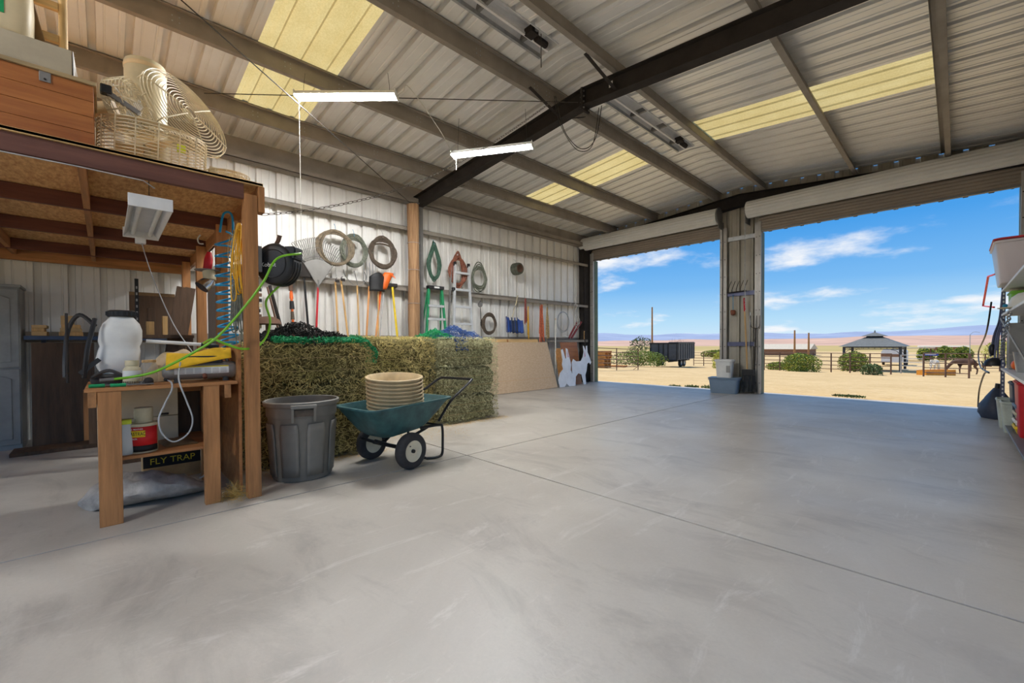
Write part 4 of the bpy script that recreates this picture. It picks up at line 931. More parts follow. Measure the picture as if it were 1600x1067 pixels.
o = b.build('stalks', 'straw_gold', t, kind='stuff')
# on the bench
T0 = BT+.001
t = thing('backpack_sprayer', 'white backpack sprayer tank with black cap on the bench', 'sprayer', (-4.36, .02, T0)); sc_ = Vector((-4.36, .07, T0))
rings = []
for z, wx, wy, dy in ((0, .10, .12, 0), (.05, .125, .15, 0), (.10, .13, .155, .0), (.17, .125, .15, .01), (.20, .115, .14, .012), (.24, .13, .155, .015), (.32, .13, .15, .02), (.37, .11, .13, .022), (.41, .075, .09, .025), (.43, .07, .075, .025)):
    rings.append([sc_+Vector((wx*.9*(abs(cos(a))**.7)*(1 if cos(a) > 0 else -1), dy+wy*.80*(abs(sin(a))**.7)*(1 if sin(a) > 0 else -1), z+.07)) for a in [2*pi*i/28 for i in range(28)]])
MB().ring_loft(rings).build('tank', 'white_plastic', t, smooth=60)
b = MB(); b.lathe([(.0, .04), (.07, .04), (.085, .03), (.085, 0), (.08, -.01)], 20, Matrix.Translation(sc_+Vector((0, .025, .50))))
c_ = b.build('cap', 'black_plastic', t, smooth=35); b = MB()
for k in range(20): a = 2*pi*k/20; b.box(sc_+Vector((.086*cos(a), .025+.086*sin(a), .515)), (.008, .008, .03))
b.build('cap_ribs', 'black_plastic', c_, kind='stuff')
b = MB(); b.lathe([(0, 0), (.15, 0), (.155, .03), (.13, .07), (0, .07)], 20, Matrix.Translation(sc_)); b.build('base', 'black_plastic', t, smooth=40)
MB().tube(spline([sc_+Vector((.10, -.12, .47)), sc_+Vector((.13, -.14, .36)), sc_+Vector((.15, -.16, .25)), sc_+Vector((.12, -.18, .05))], 6), .014, 6).build('strap', 'black_plastic', t)
MB().tube(spline([sc_+Vector((0, -.12, .42)), sc_+Vector((-.05, -.2, .50)), sc_+Vector((-.1, -.26, .40)), sc_+Vector((-.1, -.28, .2)), sc_+Vector((-.05, -.28, .05))], 6), .015, 6).build('shoulder_strap', 'black_plastic', t)
MB().cyl(sc_+Vector((.12, -.26, .02)), sc_+Vector((.12, -.26, .50)), .008, n=8).build('pump_rod', 'steel_black', t); MB().beam(sc_+Vector((.13, -.1, .18)), sc_+Vector((.13, -.2, .08)), .012, .03).build('lever_bracket', 'black_plastic', t)
MB().cyl(sc_+Vector((.02, .16, .31)), sc_+Vector((.06, .52, .28)), .014, n=10).build('wand', 'white_plastic', t, smooth=True); MB().cyl(sc_+Vector((.06, .50, .28)), sc_+Vector((.07, .62, .26)), .022, n=10).build('grip', 'black_plastic', t, smooth=True)
b = MB(); b.tube(spline([sc_+Vector((.1, -.14, .05)), sc_+Vector((.22, -.05, .10)), sc_+Vector((.25, .06, .03)), sc_+Vector((.20, .12, .02))], 6), .012, 6); b.build('hose', 'rubber', t)
t = thing('pill_bottle', 'cream plastic bottle with shoulders in front of the sprayer', 'bottle', (-4.02, .14, T0))
MB().lathe([(0, 0), (.046, 0), (.05, .006), (.05, .05), (.048, .053), (.05, .056), (.05, .105), (.046, .115), (.036, .128), (.034, .132), (.038, .134), (.038, .17), (0, .172)], 24, Matrix.Translation((-4.02, .135, T0))).build('bottle', 'cream', t, smooth=35); b = MB(); b.lathe([(.0508, .045), (.0508, .1)], 24, Matrix.Translation((-4.02, .135, T0))); b.build('label', 'label_white', t, smooth=True)
t = thing('glass_jar', 'empty glass jar with brass lid beside the cream bottle', 'jar', (-4.14, .24, T0)); MB().lathe([(0, 0), (.045, 0), (.05, .01), (.05, .12), (.04, .14), (.038, .15)], 24, Matrix.Translation((-4.16, .235, T0))).build('glass', 'jar_glass', t, smooth=True); MB().lathe([(.042, .15), (.042, .168), (0, .17)], 24, Matrix.Translation((-4.16, .235, T0))).build('lid', 'handle_ash', t, smooth=35)
t = thing('air_compressor', 'grey portable air compressor tank with label stripe on the bench', 'compressor', (-4.0, .53, T0)); cz_ = T0+.085
b = MB(); prof = [(0, -.235), (.035, -.232), (.055, -.22), (.066, -.195), (.066, .195), (.055, .22), (.035, .232), (0, .235)]
b.lathe(prof, 28, Matrix.Translation((-3.99, .53, cz_)) @ Euler((-pi/2, 0, 0)).to_matrix().to_4x4()); b.build('tank', 'tank_grey', t, smooth=True)
def tb(name, m, a0, a1, y0, y1, r=.067): b = MB(); b.grid(lambda s, q: (-3.99+r*cos(a0+(a1-a0)*s), y0+(y1-y0)*q, cz_+r*sin(a0+(a1-a0)*s)), 8, 1); return b.build(name, m, t, smooth=True)
tb('label', 'label_white', -.35, .40, .36, .695); tb('label_stripe', 'label_yellow', .40, .55, .36, .695, .0672)
for i, y in enumerate((.40, .45, .50, .56, .61, .66)):
    for k in range(4): tb('print_line', 'steel_grey', -.25+k*.15, -.21+k*.15, y-.02, y+.02, .0678)
for y in (.38, .68): MB().lathe([(0, 0), (.022, 0), (.018, .03), (0, .03)], 12, Matrix.Translation((-3.96, y, T0))).build('rubber_foot', 'rubber', t)
MB().cyl((-3.925, .54, cz_-.03), (-3.90, .54, cz_-.055), .014, n=10).build('drain_valve', 'hose_rust', t); MB().cyl((-4.0, .70, cz_+.06), (-4.0, .68, cz_+.16), .012, n=10).build('pipe', 'steel_grey', t)
MB().bb(-4.09, -3.94, .42, .66, cz_+.055, cz_+.11).build('pump_head', 'black_plastic', t, bev=.01)
t = thing('yellow_cloth', 'folded yellow cloth draped over the compressor', 'cloth', (-3.98, .45, cz_+.11)); b = MB()
b.grid(lambda s, q: (-3.90-.24*q+.02*sin(6*s)*(1-q), .31+.40*s+.03*q, cz_+.118+.018*sin(8*s+3*q)*q+.03*sin(pi*q)-(.02+.085*(1-q)**3)*(1 if q < .5 else 1)*(1-.45*s)+.035*s), 26, 14); b.build('fold', 'yellow_cloth', t, smooth=70, solid=.006)
t = thing('beige_cloth', 'crumpled beige cloth heaped behind the yellow cloth', 'cloth', (-4.25, .35, T0)); b = MB(); b.grid(lambda s, q: (-4.50+.36*s, .20+.48*q, T0+.003+.215*(sin(pi*s)**.7)*(sin(pi*q)**.55)*(1+.12*sin(11*s+7*q)+.08*sin(17*q-5*s))), 20, 22); b.build('heap', 'beige_cloth', t, smooth=70)
t = thing('bench_knob', 'dark round doorknob-like fitting lying on the bench', 'fitting', (-3.86, .2, T0)); MB().ball((-3.88, .215, T0+.028), (.028, .028, .028)).build('knob', 'steel_black', t, smooth=True); MB().cyl((-3.88, .17, T0+.02), (-3.88, .215, T0+.02), .012, n=10).build('stem', 'steel_grey', t)
for i, (y0, x0, y1, x1, m, lb) in enumerate(((-.08, -3.86, .13, -3.90, 'net_green', 'green-handled screwdriver at the left end of the bench'), (-.02, -3.95, .20, -3.87, 'black_plastic', 'black wire brush lying across the bench'), (.02, -3.83, .24, -3.835, 'net_green', 'thin trowel with green handle at the bench edge'))):
    t = thing('hand_tool', lb, 'tool', (x0, y0, T0)); a = Vector((x0, y0, T0+.014)); c = Vector((x1, y1, T0+.012)); MB().cyl(a, a.lerp(c, .35), .012, n=10).build('handle', m, t, smooth=True); MB().cyl(a.lerp(c, .35), c, .005, n=8).build('shaft', 'steel_grey', t)
    if i == 1:
        b = MB()
        for k in range(14): q = a.lerp(c, .45+.04*k); b.box(q+Vector((0, 0, .008)), (.018, .004, .02))
        b.build('bristles', 'steel_black', t, kind='stuff')
# ------------------------------------------------------------------ hoses and cords on the loft post
t = thing('hose_reel', 'black wall-mount hose reel on the loft post', 'hose reel', (-3.75, 1.02, 1.6)); rc = Vector((-3.80, 1.025, 1.82))
b = MB(); n = 36; ax = Vector((.70, -.714, 0)).normalized(); u = Vector((.714, .70, 0)).normalized(); w = Vector((0, 0, 1)); rings = []
for h, r in ((-.080, .13), (-.076, .150), (-.062, .158), (.05, .158), (.068, .150), (.078, .135), (.081, .09)):
    rings.append([rc+ax*h+u*(r*cos(2*pi*k/n))+w*(r*1.06*sin(2*pi*k/n)) for k in range(n)])
b.ring_loft(rings); b.build('casing', 'black_plastic', t, smooth=40)
b = MB(); b.tube([rc+ax*.078+u*(.105*cos(q))+w*(.11*sin(q)) for q in [2*pi*k/n for k in range(n)]], .006, 5, closed=True); b.build('face_rim', 'black_metal', t)
for s in (-.5, 0, .5): MB().tube([rc+u*(.159*cos(a))+w*(.169*sin(a))+ax*(.08*s) for a in [-1.2+.1*k for k in range(14)]], .004, 4).build('casing_rib', 'black_metal', t)
ob = Matrix(((u.x, ax.x, 0, 0), (u.y, ax.y, 0, 0), (0, 0, 1, 0), (0, 0, 0, 1)))
MB().box((0.125, .0, .09), (.08, .125, .10), Matrix.Translation(rc) @ ob).build('outlet_frame', 'black_metal', t, bev=.006)
MB().box((0.164, .0, .09), (.008, .10, .07), Matrix.Translation(rc) @ ob).build('outlet_slot', 'dark_text', t)
MB().tube(spline([rc+w*.165-u*.02, rc+w*.20-u*.0, rc+w*.24+u*.012], 4), [.02]+[.016]*7+[.02], 8).build('spigot', 'rust', t)
MB().bb(-3.815, -3.775, .866, .90, 1.75, 1.95).build('mount_plate', 'steel_grey', t)
text('lettering', 'Kobalt', .046, face_mat(rc+ax*.083-u*.035-w*.01, ax), 'label_white', t)
# lime hose: taut run from the reel to the bench, and the supply loop
hz = spline([rc+u*.15+w*.09, rc+u*.19+w*.085+ax*.03, wp(433, 404, -3.60), wp(411, 441, -3.58), wp(380, 482, -3.62), wp(340, 526, -3.68), wp(300, 552, -3.72), wp(262, 572, -3.80), wp(235, 583, -3.86), wp(205, 589, -3.90), wp(178, 592.5, -3.90)], 8)
t = thing('air_hose', 'lime green air hose running from the reel down to the bench', 'hose', hz[-1]); MB().tube(hz, .0085, 8).build('hose', 'green_hose', t, smooth=True)
e = hz[-1]; MB().cyl(e, e+Vector((0, -.07, -.004)), .012, n=10).build('coupler', 'steel_grey', t)
t = thing('supply_hose', 'lime green supply hose looping below the reel', 'hose', wp(418, 500, -3.9))
MB().tube(spline([rc+Vector((-.04, .02, -.155)), wp(416, 470, -3.88), wp(422, 500, -3.88), wp(417, 524, -3.86), wp(402, 541, -3.80), wp(378, 545, -3.70), wp(352, 537, -3.70), wp(332, 530, -3.78), wp(318, 536, -4.0)], 8), .0085, 8).build('hose', 'green_hose', t, smooth=True)
t = thing('coiled_hose', 'blue coiled air hose hanging below the loft joist', 'hose', (-4.25, .73, .98))
b = MB(); top = wp(350, 345, -4.25); bot = wp(358, 548, -4.25); pts = []
N_ = 13
for k in range(N_*16+1):
    s = k/(N_*16); z = top.z-.10+(bot.z-top.z+.11)*(s**.82); a = 2*pi*s*N_; r = .064+.008*sin(s*3); y = top.y+(bot.y-top.y)*s
    pts.append((-4.25+r*cos(a), y+r*sin(a), z+.014*sin(a)))
b.tube(pts, .0085, 6); b.build('coil', 'blue_hose', t, smooth=True)
b = MB(); b.tube(spline([(-4.25, top.y-.03, top.z-.1), (-4.25, top.y, top.z+.06), (-4.24, top.y+.06, top.z+.03), (-4.24, top.y+.05, top.z-.35)], 6), .009, 6); b.build('tail', 'blue_hose', t); MB().cyl((-4.24, top.y+.05, top.z-.35), (-4.24, top.y+.05, top.z-.43), .012, n=8).build('fitting', 'handle_ash', t)
def cord_bundle(name, label, cat, px, py0, py1, X, m, n=7, spread=.05, r=.005, parts='loop', seed=1):
    random.seed(seed); a = wp(px, py0, X); c = wp(px, py1, X); t = thing(name, label, cat, a); b = MB()
    for k in range(n):
        s = (k/(n-1)-.5)*2*spread; d = random.uniform(.7, 1)
        zb = a.z+(c.z-a.z)*d
        b.tube(spline([a+Vector((random.uniform(-.02, .02), s*.4, random.uniform(-.03, 0))), Vector((a.x+.02, a.y+s*.7-.02, a.z+(zb-a.z)*.45)), Vector((a.x+.015, a.y+s-.01, zb+.05)), Vector((a.x, a.y+s+.01, zb)), Vector((a.x-.015, a.y+s+.03, zb+.05)), Vector((a.x-.01, a.y+s*.7+.02, a.z+(zb-a.z)*.45)), a+Vector((0, s*.1, .004))], 5), r, 5)
    b.build(parts, m, t, smooth=True); MB().tube([a+Vector((.0, -.02, -.05)), a+Vector((.02, 0, -.055)), a+Vector((0, .02, -.05)), a+Vector((-.02, 0, -.05))], .006, 5, closed=True).build('tie', m, t); return t
cord_bundle('extension_cord', 'yellow extension cord looped on the loft post', 'cord', 374, 349, 472, -3.86, 'yellow_cord', 8, .055, .0048, seed=2)
cord_bundle('string_hank', 'tan twine hank hanging between blue hose and yellow cord', 'twine', 365, 360, 432, -4.0, 'rope_tan', 4, .03, .003, seed=3)
cord_bundle('wire_hank', 'mixed grey wire hank dangling below the yellow cord', 'wire', 371, 435, 545, -4.0, 'hose_grey', 6, .04, .004, seed=4)
t = thing('flex_duct', 'grey ribbed flexible duct hanging behind the yellow cord', 'duct', wp(374, 420, -4.15)); b = MB(); a, c = wp(376, 415, -4.12), wp(370, 500, -4.12); prof = []
for k in range(40): b_ = a.lerp(c, k/39); b.tube([b_+Vector((.045*cos(q), .045*sin(q), 0)) for q in [2*pi*i/14 for i in range(14)]], .006, 4, closed=True)
b.build('ribs', 'tank_grey', t); MB().cyl(a, c, .042, n=14).build('sleeve', 'tank_grey', t)
t = thing('wall_hook', 'white plastic hook screwed under the loft joist', 'hook', wp(314, 372, -5.3)); MB().tube(spline([wp(313, 367, -5.3), wp(309, 373, -5.3), wp(311, 380, -5.3), wp(318, 381, -5.3)], 5), .007, 6).build('hook', 'white_plastic', t)
# red extinguisher-like can, clip lamp on posts
t = thing('red_can', 'red cylinder hung between the loft posts', 'can', wp(325, 420, -4.85)); a, c = wp(324, 421, -4.85), wp(327, 394, -4.85); MB().tube([a, a.lerp(c, .6), c], [.035, .035, .018], 14).build('cylinder', 'red', t, smooth=True); MB().cyl(a-Vector((0, 0, .005)), a-Vector((0, 0, .012)), .10, n=18).build('tray', 'steel_grey', t); MB().tube([c, c+Vector((0, .04, .06))], .006, 5).build('nozzle', 'black_metal', t)
t = thing('clip_lamp', 'chrome clip-on work lamp tilted on the loft post', 'lamp', wp(325, 435, -4.8)); a, c = wp(330, 436, -4.8), wp(315, 449, -4.78); MB().cyl(wp(326, 424, -4.82), wp(328, 438, -4.8), .05, n=16).build('socket', 'cream', t, smooth=True); MB().tube([a, a.lerp(c, .5), c], [.03, .055, .062], 18).build('shade', 'chrome', t, smooth=40)
t = thing('steel_panel', 'grey sheet metal panel standing between the loft posts', 'panel', (-5.3, .82, .9)); MB().bb(-5.75, -5.0, .83, .845, .75, 1.78).build('sheet', 'tank_grey', t, bev=.003); MB().bb(-5.75, -5.0, .828, .848, 1.78, 1.80).build('folded_edge', 'galv', t)
# wooden slats clutter right side behind coil
# ------------------------------------------------------------------ back of the loft bay
t = thing('tall_cabinet', 'grey tall cabinet with arched panel doors on the far left', 'cabinet', (-7.7, -1.15, 0))
cx0, cx1, cy0, cy1 = -7.86, -7.40, -1.55, -.70
MB().bb(cx0, cx1-.02, cy0, cy1, 0, 1.85).build('carcass', 'cabinet', t, bev=.004); MB().bb(cx0, cx1+.01, cy0-.01, cy1+.012, 1.85, 1.88).build('cornice', 'cabinet', t, bev=.004)
for z0, z1 in ((.06, .92), (.94, 1.83)):
    for y0, y1 in ((cy0+.01, (cy0+cy1)/2-.003), ((cy0+cy1)/2+.003, cy1-.01)):
        d = MB().bb(cx1-.02, cx1, y0, y1, z0, z1).build('door', 'cabinet', t, bev=.004)
        m_ = .06; pts = [(y0+m_, z0+m_), (y1-m_, z0+m_)]+[(y1-m_-(y1-y0-2*m_)*k/10, z1-m_-.05+.045*sin(pi*k/10)) for k in range(11)]
        b = MB(); b.prism(pts, .012, Matrix(((0, 0, 1, cx1-.001), (1, 0, 0, 0), (0, 1, 0, 0), (0, 0, 0, 1)))); b.build('raised_panel', 'cabinet', d, bev=.006)
t = thing('wall_rack', 'blue steel shelf beam against the rear wall under the loft', 'shelf', (-7.75, -.1, 1.25)); MB().bb(-7.86, -7.45, -.68, .72, 1.255, 1.30).build('shelf_beam', 'blue_beam', t, bev=.003)
for y in (-.55, .65): MB().bb(-7.84, -7.80, y-.02, y+.02, 0, 1.255).build('upright', 'blue_beam', t)
random.seed(12)
for i, (y, z, L, w, h, lb) in enumerate(((-.56, 1.302, .3, .12, .05, 'pale wood offcut at the bottom left of the shelf pile'), (-.57, 1.353, .28, .1, .04, 'pale wood offcut second in the left pile'), (-.56, 1.394, .3, .12, .035, 'flat wood offcut on top of the left pile'), (-.30, 1.302, .3, .2, .05, 'wide wood offcut at the bottom of the right pile'), (-.30, 1.353, .32, .18, .045, 'dark-edged wood offcut in the middle of the right pile'), (-.30, 1.399, .3, .16, .04, 'thin wood offcut near the top of the right pile'), (-.33, 1.44, .22, .11, .11, 'square wood block topping the right pile'))):
    tag(MB().box((-7.62, y, z+h/2), (L, w, h)).build('wood_offcut', 'handle_ash' if i % 2 else 'box_tan', None, bev=.002), lb, 'wood', 'wood offcuts on the rear shelf')
t = thing('leaning_board', 'dark weathered plywood board leaning below the rear shelf', 'board', (-7.4, -.35, 0)); MB().add([(-7.32, -.62, .0), (-7.32, -.10, .0), (-7.43, -.10, 1.22), (-7.43, -.62, 1.22), (-7.335, -.62, 0), (-7.335, -.10, 0), (-7.445, -.10, 1.22), (-7.445, -.62, 1.22)], [(0, 1, 2, 3), (4, 7, 6, 5), (0, 4, 5, 1), (2, 6, 7, 3), (1, 5, 6, 2), (0, 3, 7, 4)]).build('panel', 'board_dark', t)
MB().beam((-7.29, -.17, 0), (-7.29, -.17, .65), .06, .02).build('batten', 'fir', t)
tag(MB().bb(-7.25, -6.9, -.75, .6, 0, .04).build('floor_timber', 'board_dark', None, bev=.004), 'dark timber lying on the floor below the leaning board', 'timber')
t = thing('cardboard_panel', 'brown cardboard panel standing on the shelf by the posts', 'panel', (-6.9, .4, 1.3)); MB().bb(-7.0, -6.985, .22, .66, 1.302, 1.84).build('sheet', 'board_dark', t); MB().bb(-6.984, -6.98, .22, .66, 1.8, 1.84).build('folded_top', 'bag_brown', t)
t = thing('shelf_upright', 'black slotted steel upright behind the sprayer', 'upright', (-6.8, .28, 0)); MB().bb(-6.82, -6.785, .265, .30, 0, 1.98).build('angle', 'black_metal', t)
b = MB()
for k in range(14): b.box((-6.783, .282, .9+k*.075), (.004, .014, .03))
b.build('slots', 'tank_grey', t, kind='stuff')
for i, (y, z, h, w, m, lb) in enumerate(((.40, 1.302, .17, .075, 'handle_ash', 'upright wood block in front of the cardboard panel'), (.41, 1.474, .16, .07, 'board_dark', 'dark wood block stacked on the upright block'), (.54, 1.302, .24, .05, 'handle_ash', 'narrow wood block beside the leaning planks'))): tag(MB().box((-6.8, y, z+h/2), (.08, w, h)).build('wood_block', m, None, bev=.003), lb, 'wood')
MB
t = thing('leaning_planks', 'two dark planks leaning against the loft post', 'planks', (-6.3, .6, .9))
for i in range(2): MB().beam((-6.35-.03*i, .52+.09*i, .9), (-6.45-.03*i, .68+.085*i, 1.88), .10, .02, (1, 0, 0)).build('plank', 'board_dark', t)
t = thing('small_shelf', 'low dark table standing behind the workbench', 'table', (-6.6, .45, 0)); MB().bb(-7.02, -6.2, .15, .76, 1.265, 1.30).build('top', 'board_dark', t)
for x in (-6.98, -6.24):
    for y in (.19, .72): MB().bb(x-.03, x+.03, y-.03, y+.03, 0, 1.265).build('leg', 'board_dark', t)
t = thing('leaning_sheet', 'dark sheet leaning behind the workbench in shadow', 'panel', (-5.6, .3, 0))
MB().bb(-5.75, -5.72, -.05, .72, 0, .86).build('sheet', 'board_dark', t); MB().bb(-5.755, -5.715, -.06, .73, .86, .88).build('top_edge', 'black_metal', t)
# ------------------------------------------------------------------ hay bales
def bale(label, x0, x1, y0, y1, z0, z1, core='hay_core', straw='straw', seed=1, n=3600, faces=('x', 'y0', 'y1', 'top'), group='hay bales', strings=2, fuzz=.05):
    random.seed(seed); c = Vector(((x0+x1)/2, (y0+y1)/2, z0)); t = thing('hay_bale', label, 'hay bale', c, group=group)
    b = MB(); nx, ny, nz = 5, 10, 5
    sx, sy, sz = x1-x0, y1-y0, z1-z0
    bm = bmesh.new(); bmesh.ops.create_cube(bm, size=1); bmesh.ops.subdivide_edges(bm, edges=bm.edges, cuts=7, use_grid_fill=True)
    vs = []; ph = [random.uniform(0, 6.28) for _ in range(6)]
    for v in bm.verts:
        p = v.co*2; q = Vector([math.copysign(abs(a)**.97, a) for a in p]); r = max(.001, (abs(p.x)**9+abs(p.y)**9+abs(p.z)**9)**(1/9)); q = p/r
        k = 1+.018*sin(5*p.y+ph[0]+3*p.z)+.016*sin(9*p.z+ph[1])+.012*sin(11*p.y+ph[2])+random.uniform(-.008, .008)
        vs.append(Vector((c.x+q.x*sx/2*k*.985, c.y+q.y*sy/2*k*.985, max(.001, z0+sz/2+q.z*sz/2*min(1.01, k)*.985))))
    bm.verts.index_update(); fs = [tuple(v.index for v in f.verts) for f in bm.faces]; bm.free()
    b.add(vs, fs); b.build('core', core, t, smooth=70)
    b = MB(); w = {'x': sy*sz, 'y0': sx*sz, 'y1': sx*sz, 'top': sx*sy}; tot = sum(w[f] for f in faces)
    for f in faces:
        for k in range(int(n*w[f]/tot)):
            u, v = random.random(), random.random(); out = random.uniform(-.008, .02)
            if f == 'x': p = Vector((x1+out, y0+sy*u, z0+sz*v)); nn = Vector((1, 0, 0)); tv = Vector((0, random.gauss(0, 1), random.gauss(0, .8)))
            elif f == 'y0': p = Vector((x0+sx*u, y0-out, z0+sz*v)); nn = Vector((0, -1, 0)); tv = Vector((random.gauss(0, 1), 0, random.gauss(0, .8)))
            elif f == 'y1': p = Vector((x0+sx*u, y1+out, z0+sz*v)); nn = Vector((0, 1, 0)); tv = Vector((random.gauss(0, 1), 0, random.gauss(0, .8)))
            else: p = Vector((x0+sx*u, y0+sy*v, z1+out)); nn = Vector((0, 0, 1)); tv = Vector((random.gauss(0, 1), random.gauss(0, 1), 0))
            d = (tv.normalized()+nn*random.uniform(-.15, .5)).normalized()*random.uniform(.02, fuzz*1.6); e = d.cross(nn+Vector((.01, .02, .03))).normalized()*random.uniform(.0014, .0034)
            m = p+nn*.004+d*.5+nn*random.uniform(0, .012)
            q = [p-e, p+e, m+e, m-e, p+d+nn*random.uniform(-.01, .01)]
            b.add([(a.x, a.y, max(.003, a.z)) for a in q], [(0, 1, 2, 3), (3, 2, 4)])
    b.build('loose_straw', straw, t, kind='stuff')
    for s in range(strings):
        z = z0+sz*(s+1)/(strings+1); b = MB(); b.tube([(x1+.012, y0+.01, z), (x1+.016, (y0+y1)/2, z-.004), (x1+.012, y1-.01, z), (x1-.03, y1+.012, z), (x0+.05, y1+.012, z)], .003, 4); b.build('twine', 'rope_tan', t)
    return t
HB = .395
for i, nm in enumerate(('bottom', 'middle', 'top')):
    bale('%s hay bale of the front stack behind the grey bin' % nm, -5.55, -4.47, .95, 2.13, i*HB, (i+1)*HB-.004, seed=50+i, n=8200, faces=('x', 'y0', 'y1', 'top'))
    bale('%s hay bale of the back row behind the wheelbarrow' % nm, -6.3, -5.32, 2.16, 3.50, i*.42, (i+1)*.42-.004, seed=60+i, n=7000, faces=('x', 'top'))
    bale('%s hay bale of the grey-green stack nearest the doors' % nm, -6.25, -5.12, 3.53, 4.56, i*.42, (i+1)*.42-.004, 'hay_core_grey', 'straw_grey', fuzz=.03, seed=70+i, n=8200, faces=('x', 'y0', 'y1', 'top'), strings=2)
# nets
def net(b, fn, nu, nv, r, jit=.012, seed=1):
    random.seed(seed)
    G_ = [[Vector(fn(i/nu, j/nv))+Vector((random.gauss(0, jit), random.gauss(0, jit), random.gauss(0, jit))) for i in range(nu+1)] for j in range(nv+1)]
    for j in range(nv+1):
        b.tube([G_[j][i] for i in range(nu+1)], r, 3, caps=False)
    for i in range(nu+1):
        b.tube([G_[j][i] for j in range(nv+1)], r, 3, caps=False)
    return b
ZT = 3*HB
def mound(cx, cy, z, lx, ly, h, lump=.2):
    return lambda s, q: (cx+lx*(s-.5)*(1-.15*sin(q*9)), cy+ly*(q-.5), z+.01+h*(sin(pi*min(1, max(0, s)))**.6)*(sin(pi*q)**.6)*(1+lump*sin(7*s+9*q)))
t = thing('hay_net', 'heaped black hay net on top of the front bales', 'net', (-4.95, 1.5, ZT)); b = MB(); net(b, mound(-4.9, 1.52, ZT, .8, 1.0, .17), 34, 38, .0042, .016, 3); net(b, mound(-4.88, 1.42, ZT, .7, .8, .12), 26, 30, .0042, .016, 4); b.build('mesh', 'net_black', t)
t = thing('hay_net', 'flattened green hay net draped over the front bale edge', 'net', (-4.55, 1.6, ZT)); b = MB()
def drape(s, q):
    y = 1.16+1.05*q; over = .16*s
    x = -4.62+.16*s; z = ZT+.018+.035*sin(pi*s)
    if q > .85: z -= (q-.85)*1.2; x += (q-.85)*.05; y = min(y, 2.165)+.02
    return (x, y, z)
net(b, drape, 16, 60, .004, .009, 5); net(b, lambda s, q: (drape(s, q)[0]+.01, drape(s, q)[1], drape(s, q)[2]+.012), 12, 50, .004, .009, 6); b.build('mesh', 'net_green', t)
t = thing('hay_net', 'green end of a hay net hanging down the bale corner by the tubs', 'net', (-5.2, 2.4, .95)); b = MB(); net(b, lambda s, q: (-5.28+.03*sin(6*q), 2.22+.16*s+.20*q, 1.30-.34*q-.02*s), 12, 26, .004, .008, 8); b.build('mesh', 'net_green', t)
t = thing('hay_net', 'blue hay net heaped on the grey-green bales', 'net', (-5.6, 4.0, 1.26)); b = MB(); net(b, mound(-5.55, 4.02, 1.26, .7, .72, .16), 26, 26, .004, .016, 9); net(b, lambda s, q: (-5.16+.05*s, 3.75+.22*q, 1.27-.18*s), 14, 14, .004, .01, 10); b.build('mesh', 'net_blue', t)
t = thing('hay_net', 'green hay net heaped left of the blue net', 'net', (-5.6, 3.6, 1.26)); b = MB(); net(b, mound(-5.55, 3.66, 1.262, .6, .42, .11), 24, 18, .004, .014, 11); b.build('mesh', 'net_green', t)
# grey bin
t = thing('trash_can', 'large grey round plastic bin beside the loft post', 'bin', (-4.09, 1.28, 0)); M_ = Matrix.Translation((-4.09, 1.28, 0))
MB().lathe([(0, .004), (.235, .004), (.245, .02), (.275, .54), (.282, .55), (.287, .56), (.288, .64), (.292, .645), (.307, .648), (.312, .66), (.312, .682), (.300, .69), (.290, .685), (.284, .66), (.268, .54), (.24, .06), (.0, .05)], 48, M_).build('body', 'bin_grey', t, smooth=35)
for k in range(8):
    a = 2*pi*k/8+.10; b = MB(); n_ = 7
    # raised vertical panels between flat ribs
    pr_ = [(.247, .05), (.2765, .50)]
    for s in (-1,):
        b.grid(lambda s_, q: ((pr_[0][0]+(pr_[1][0]-pr_[0][0])*q+.007)*cos(a+(s_-.5)*.56*(1 if q < .9 else .85))-4.09, (pr_[0][0]+(pr_[1][0]-pr_[0][0])*q+.007)*sin(a+(s_-.5)*.56*(1 if q < .9 else .85))+1.28, pr_[0][1]+(pr_[1][1]-pr_[0][1])*q), 6, 6)
    b.build('rib_panel', 'bin_grey', t, solid=.008, smooth=50)
hd = radians(-15)
for a in (hd, hd+pi):
    R_ = Matrix.Translation((-4.09, 1.28, 0)) @ Matrix.Rotation(a, 4, 'Z')
    h = MB().box((.315, 0, .655), (.05, .20, .03), R_).build('handle', 'bin_grey', t, bev=.008)
    for s in (-1, 1): MB().prism([(.29, .52), (.34, .65), (.29, .65)], .02, R_ @ Matrix(((1, 0, 0, 0), (0, 0, 1, s*.085-.01), (0, 1, 0, 0), (0, 0, 0, 1)))).build('handle_web', 'bin_grey', h)
    MB().box((.298, 0, .60), (.02, .15, .055), R_).build('handle_pocket', 'hose_brown', h)
# wheelbarrow, authored with +y to the handles
t = thing('wheelbarrow', 'green two-wheeled wheelbarrow with black frame', 'wheelbarrow', (-3.86, 2.04, 0), radians(10), world=False); t.scale = (.93, .93, .96)
rings = []
def rr(x0, x1, y0, y1, z0, z1, r=.08, n=6):
    pts = []
    for (cx_, cy_, a0) in ((x1-r, y1-r, 0), (x0+r, y1-r, pi/2), (x0+r, y0+r, pi), (x1-r, y0+r, 1.5*pi)):
        for k in range(n+1):
            a = a0+pi/2*k/n; y = cy_+r*sin(a); pts.append(Vector((cx_+r*cos(a), y, z0+(z1-z0)*(y-y0)/(y1-y0))))
    return pts
outer = [rr(-.20, .20, -.22, .30, .315, .36, .10), rr(-.24, .24, -.30, .36, .37, .41, .11), rr(-.335, .335, -.46, .56, .60, .635, .10), rr(-.36, .36, -.485, .585, .605, .64, .10), rr(-.36, .36, -.485, .585, .622, .657, .10), rr(-.33, .33, -.455, .555, .622, .657, .10), rr(-.23, .23, -.29, .35, .385, .425, .11), rr(-.19, .19, -.21, .29, .335, .38, .10)]
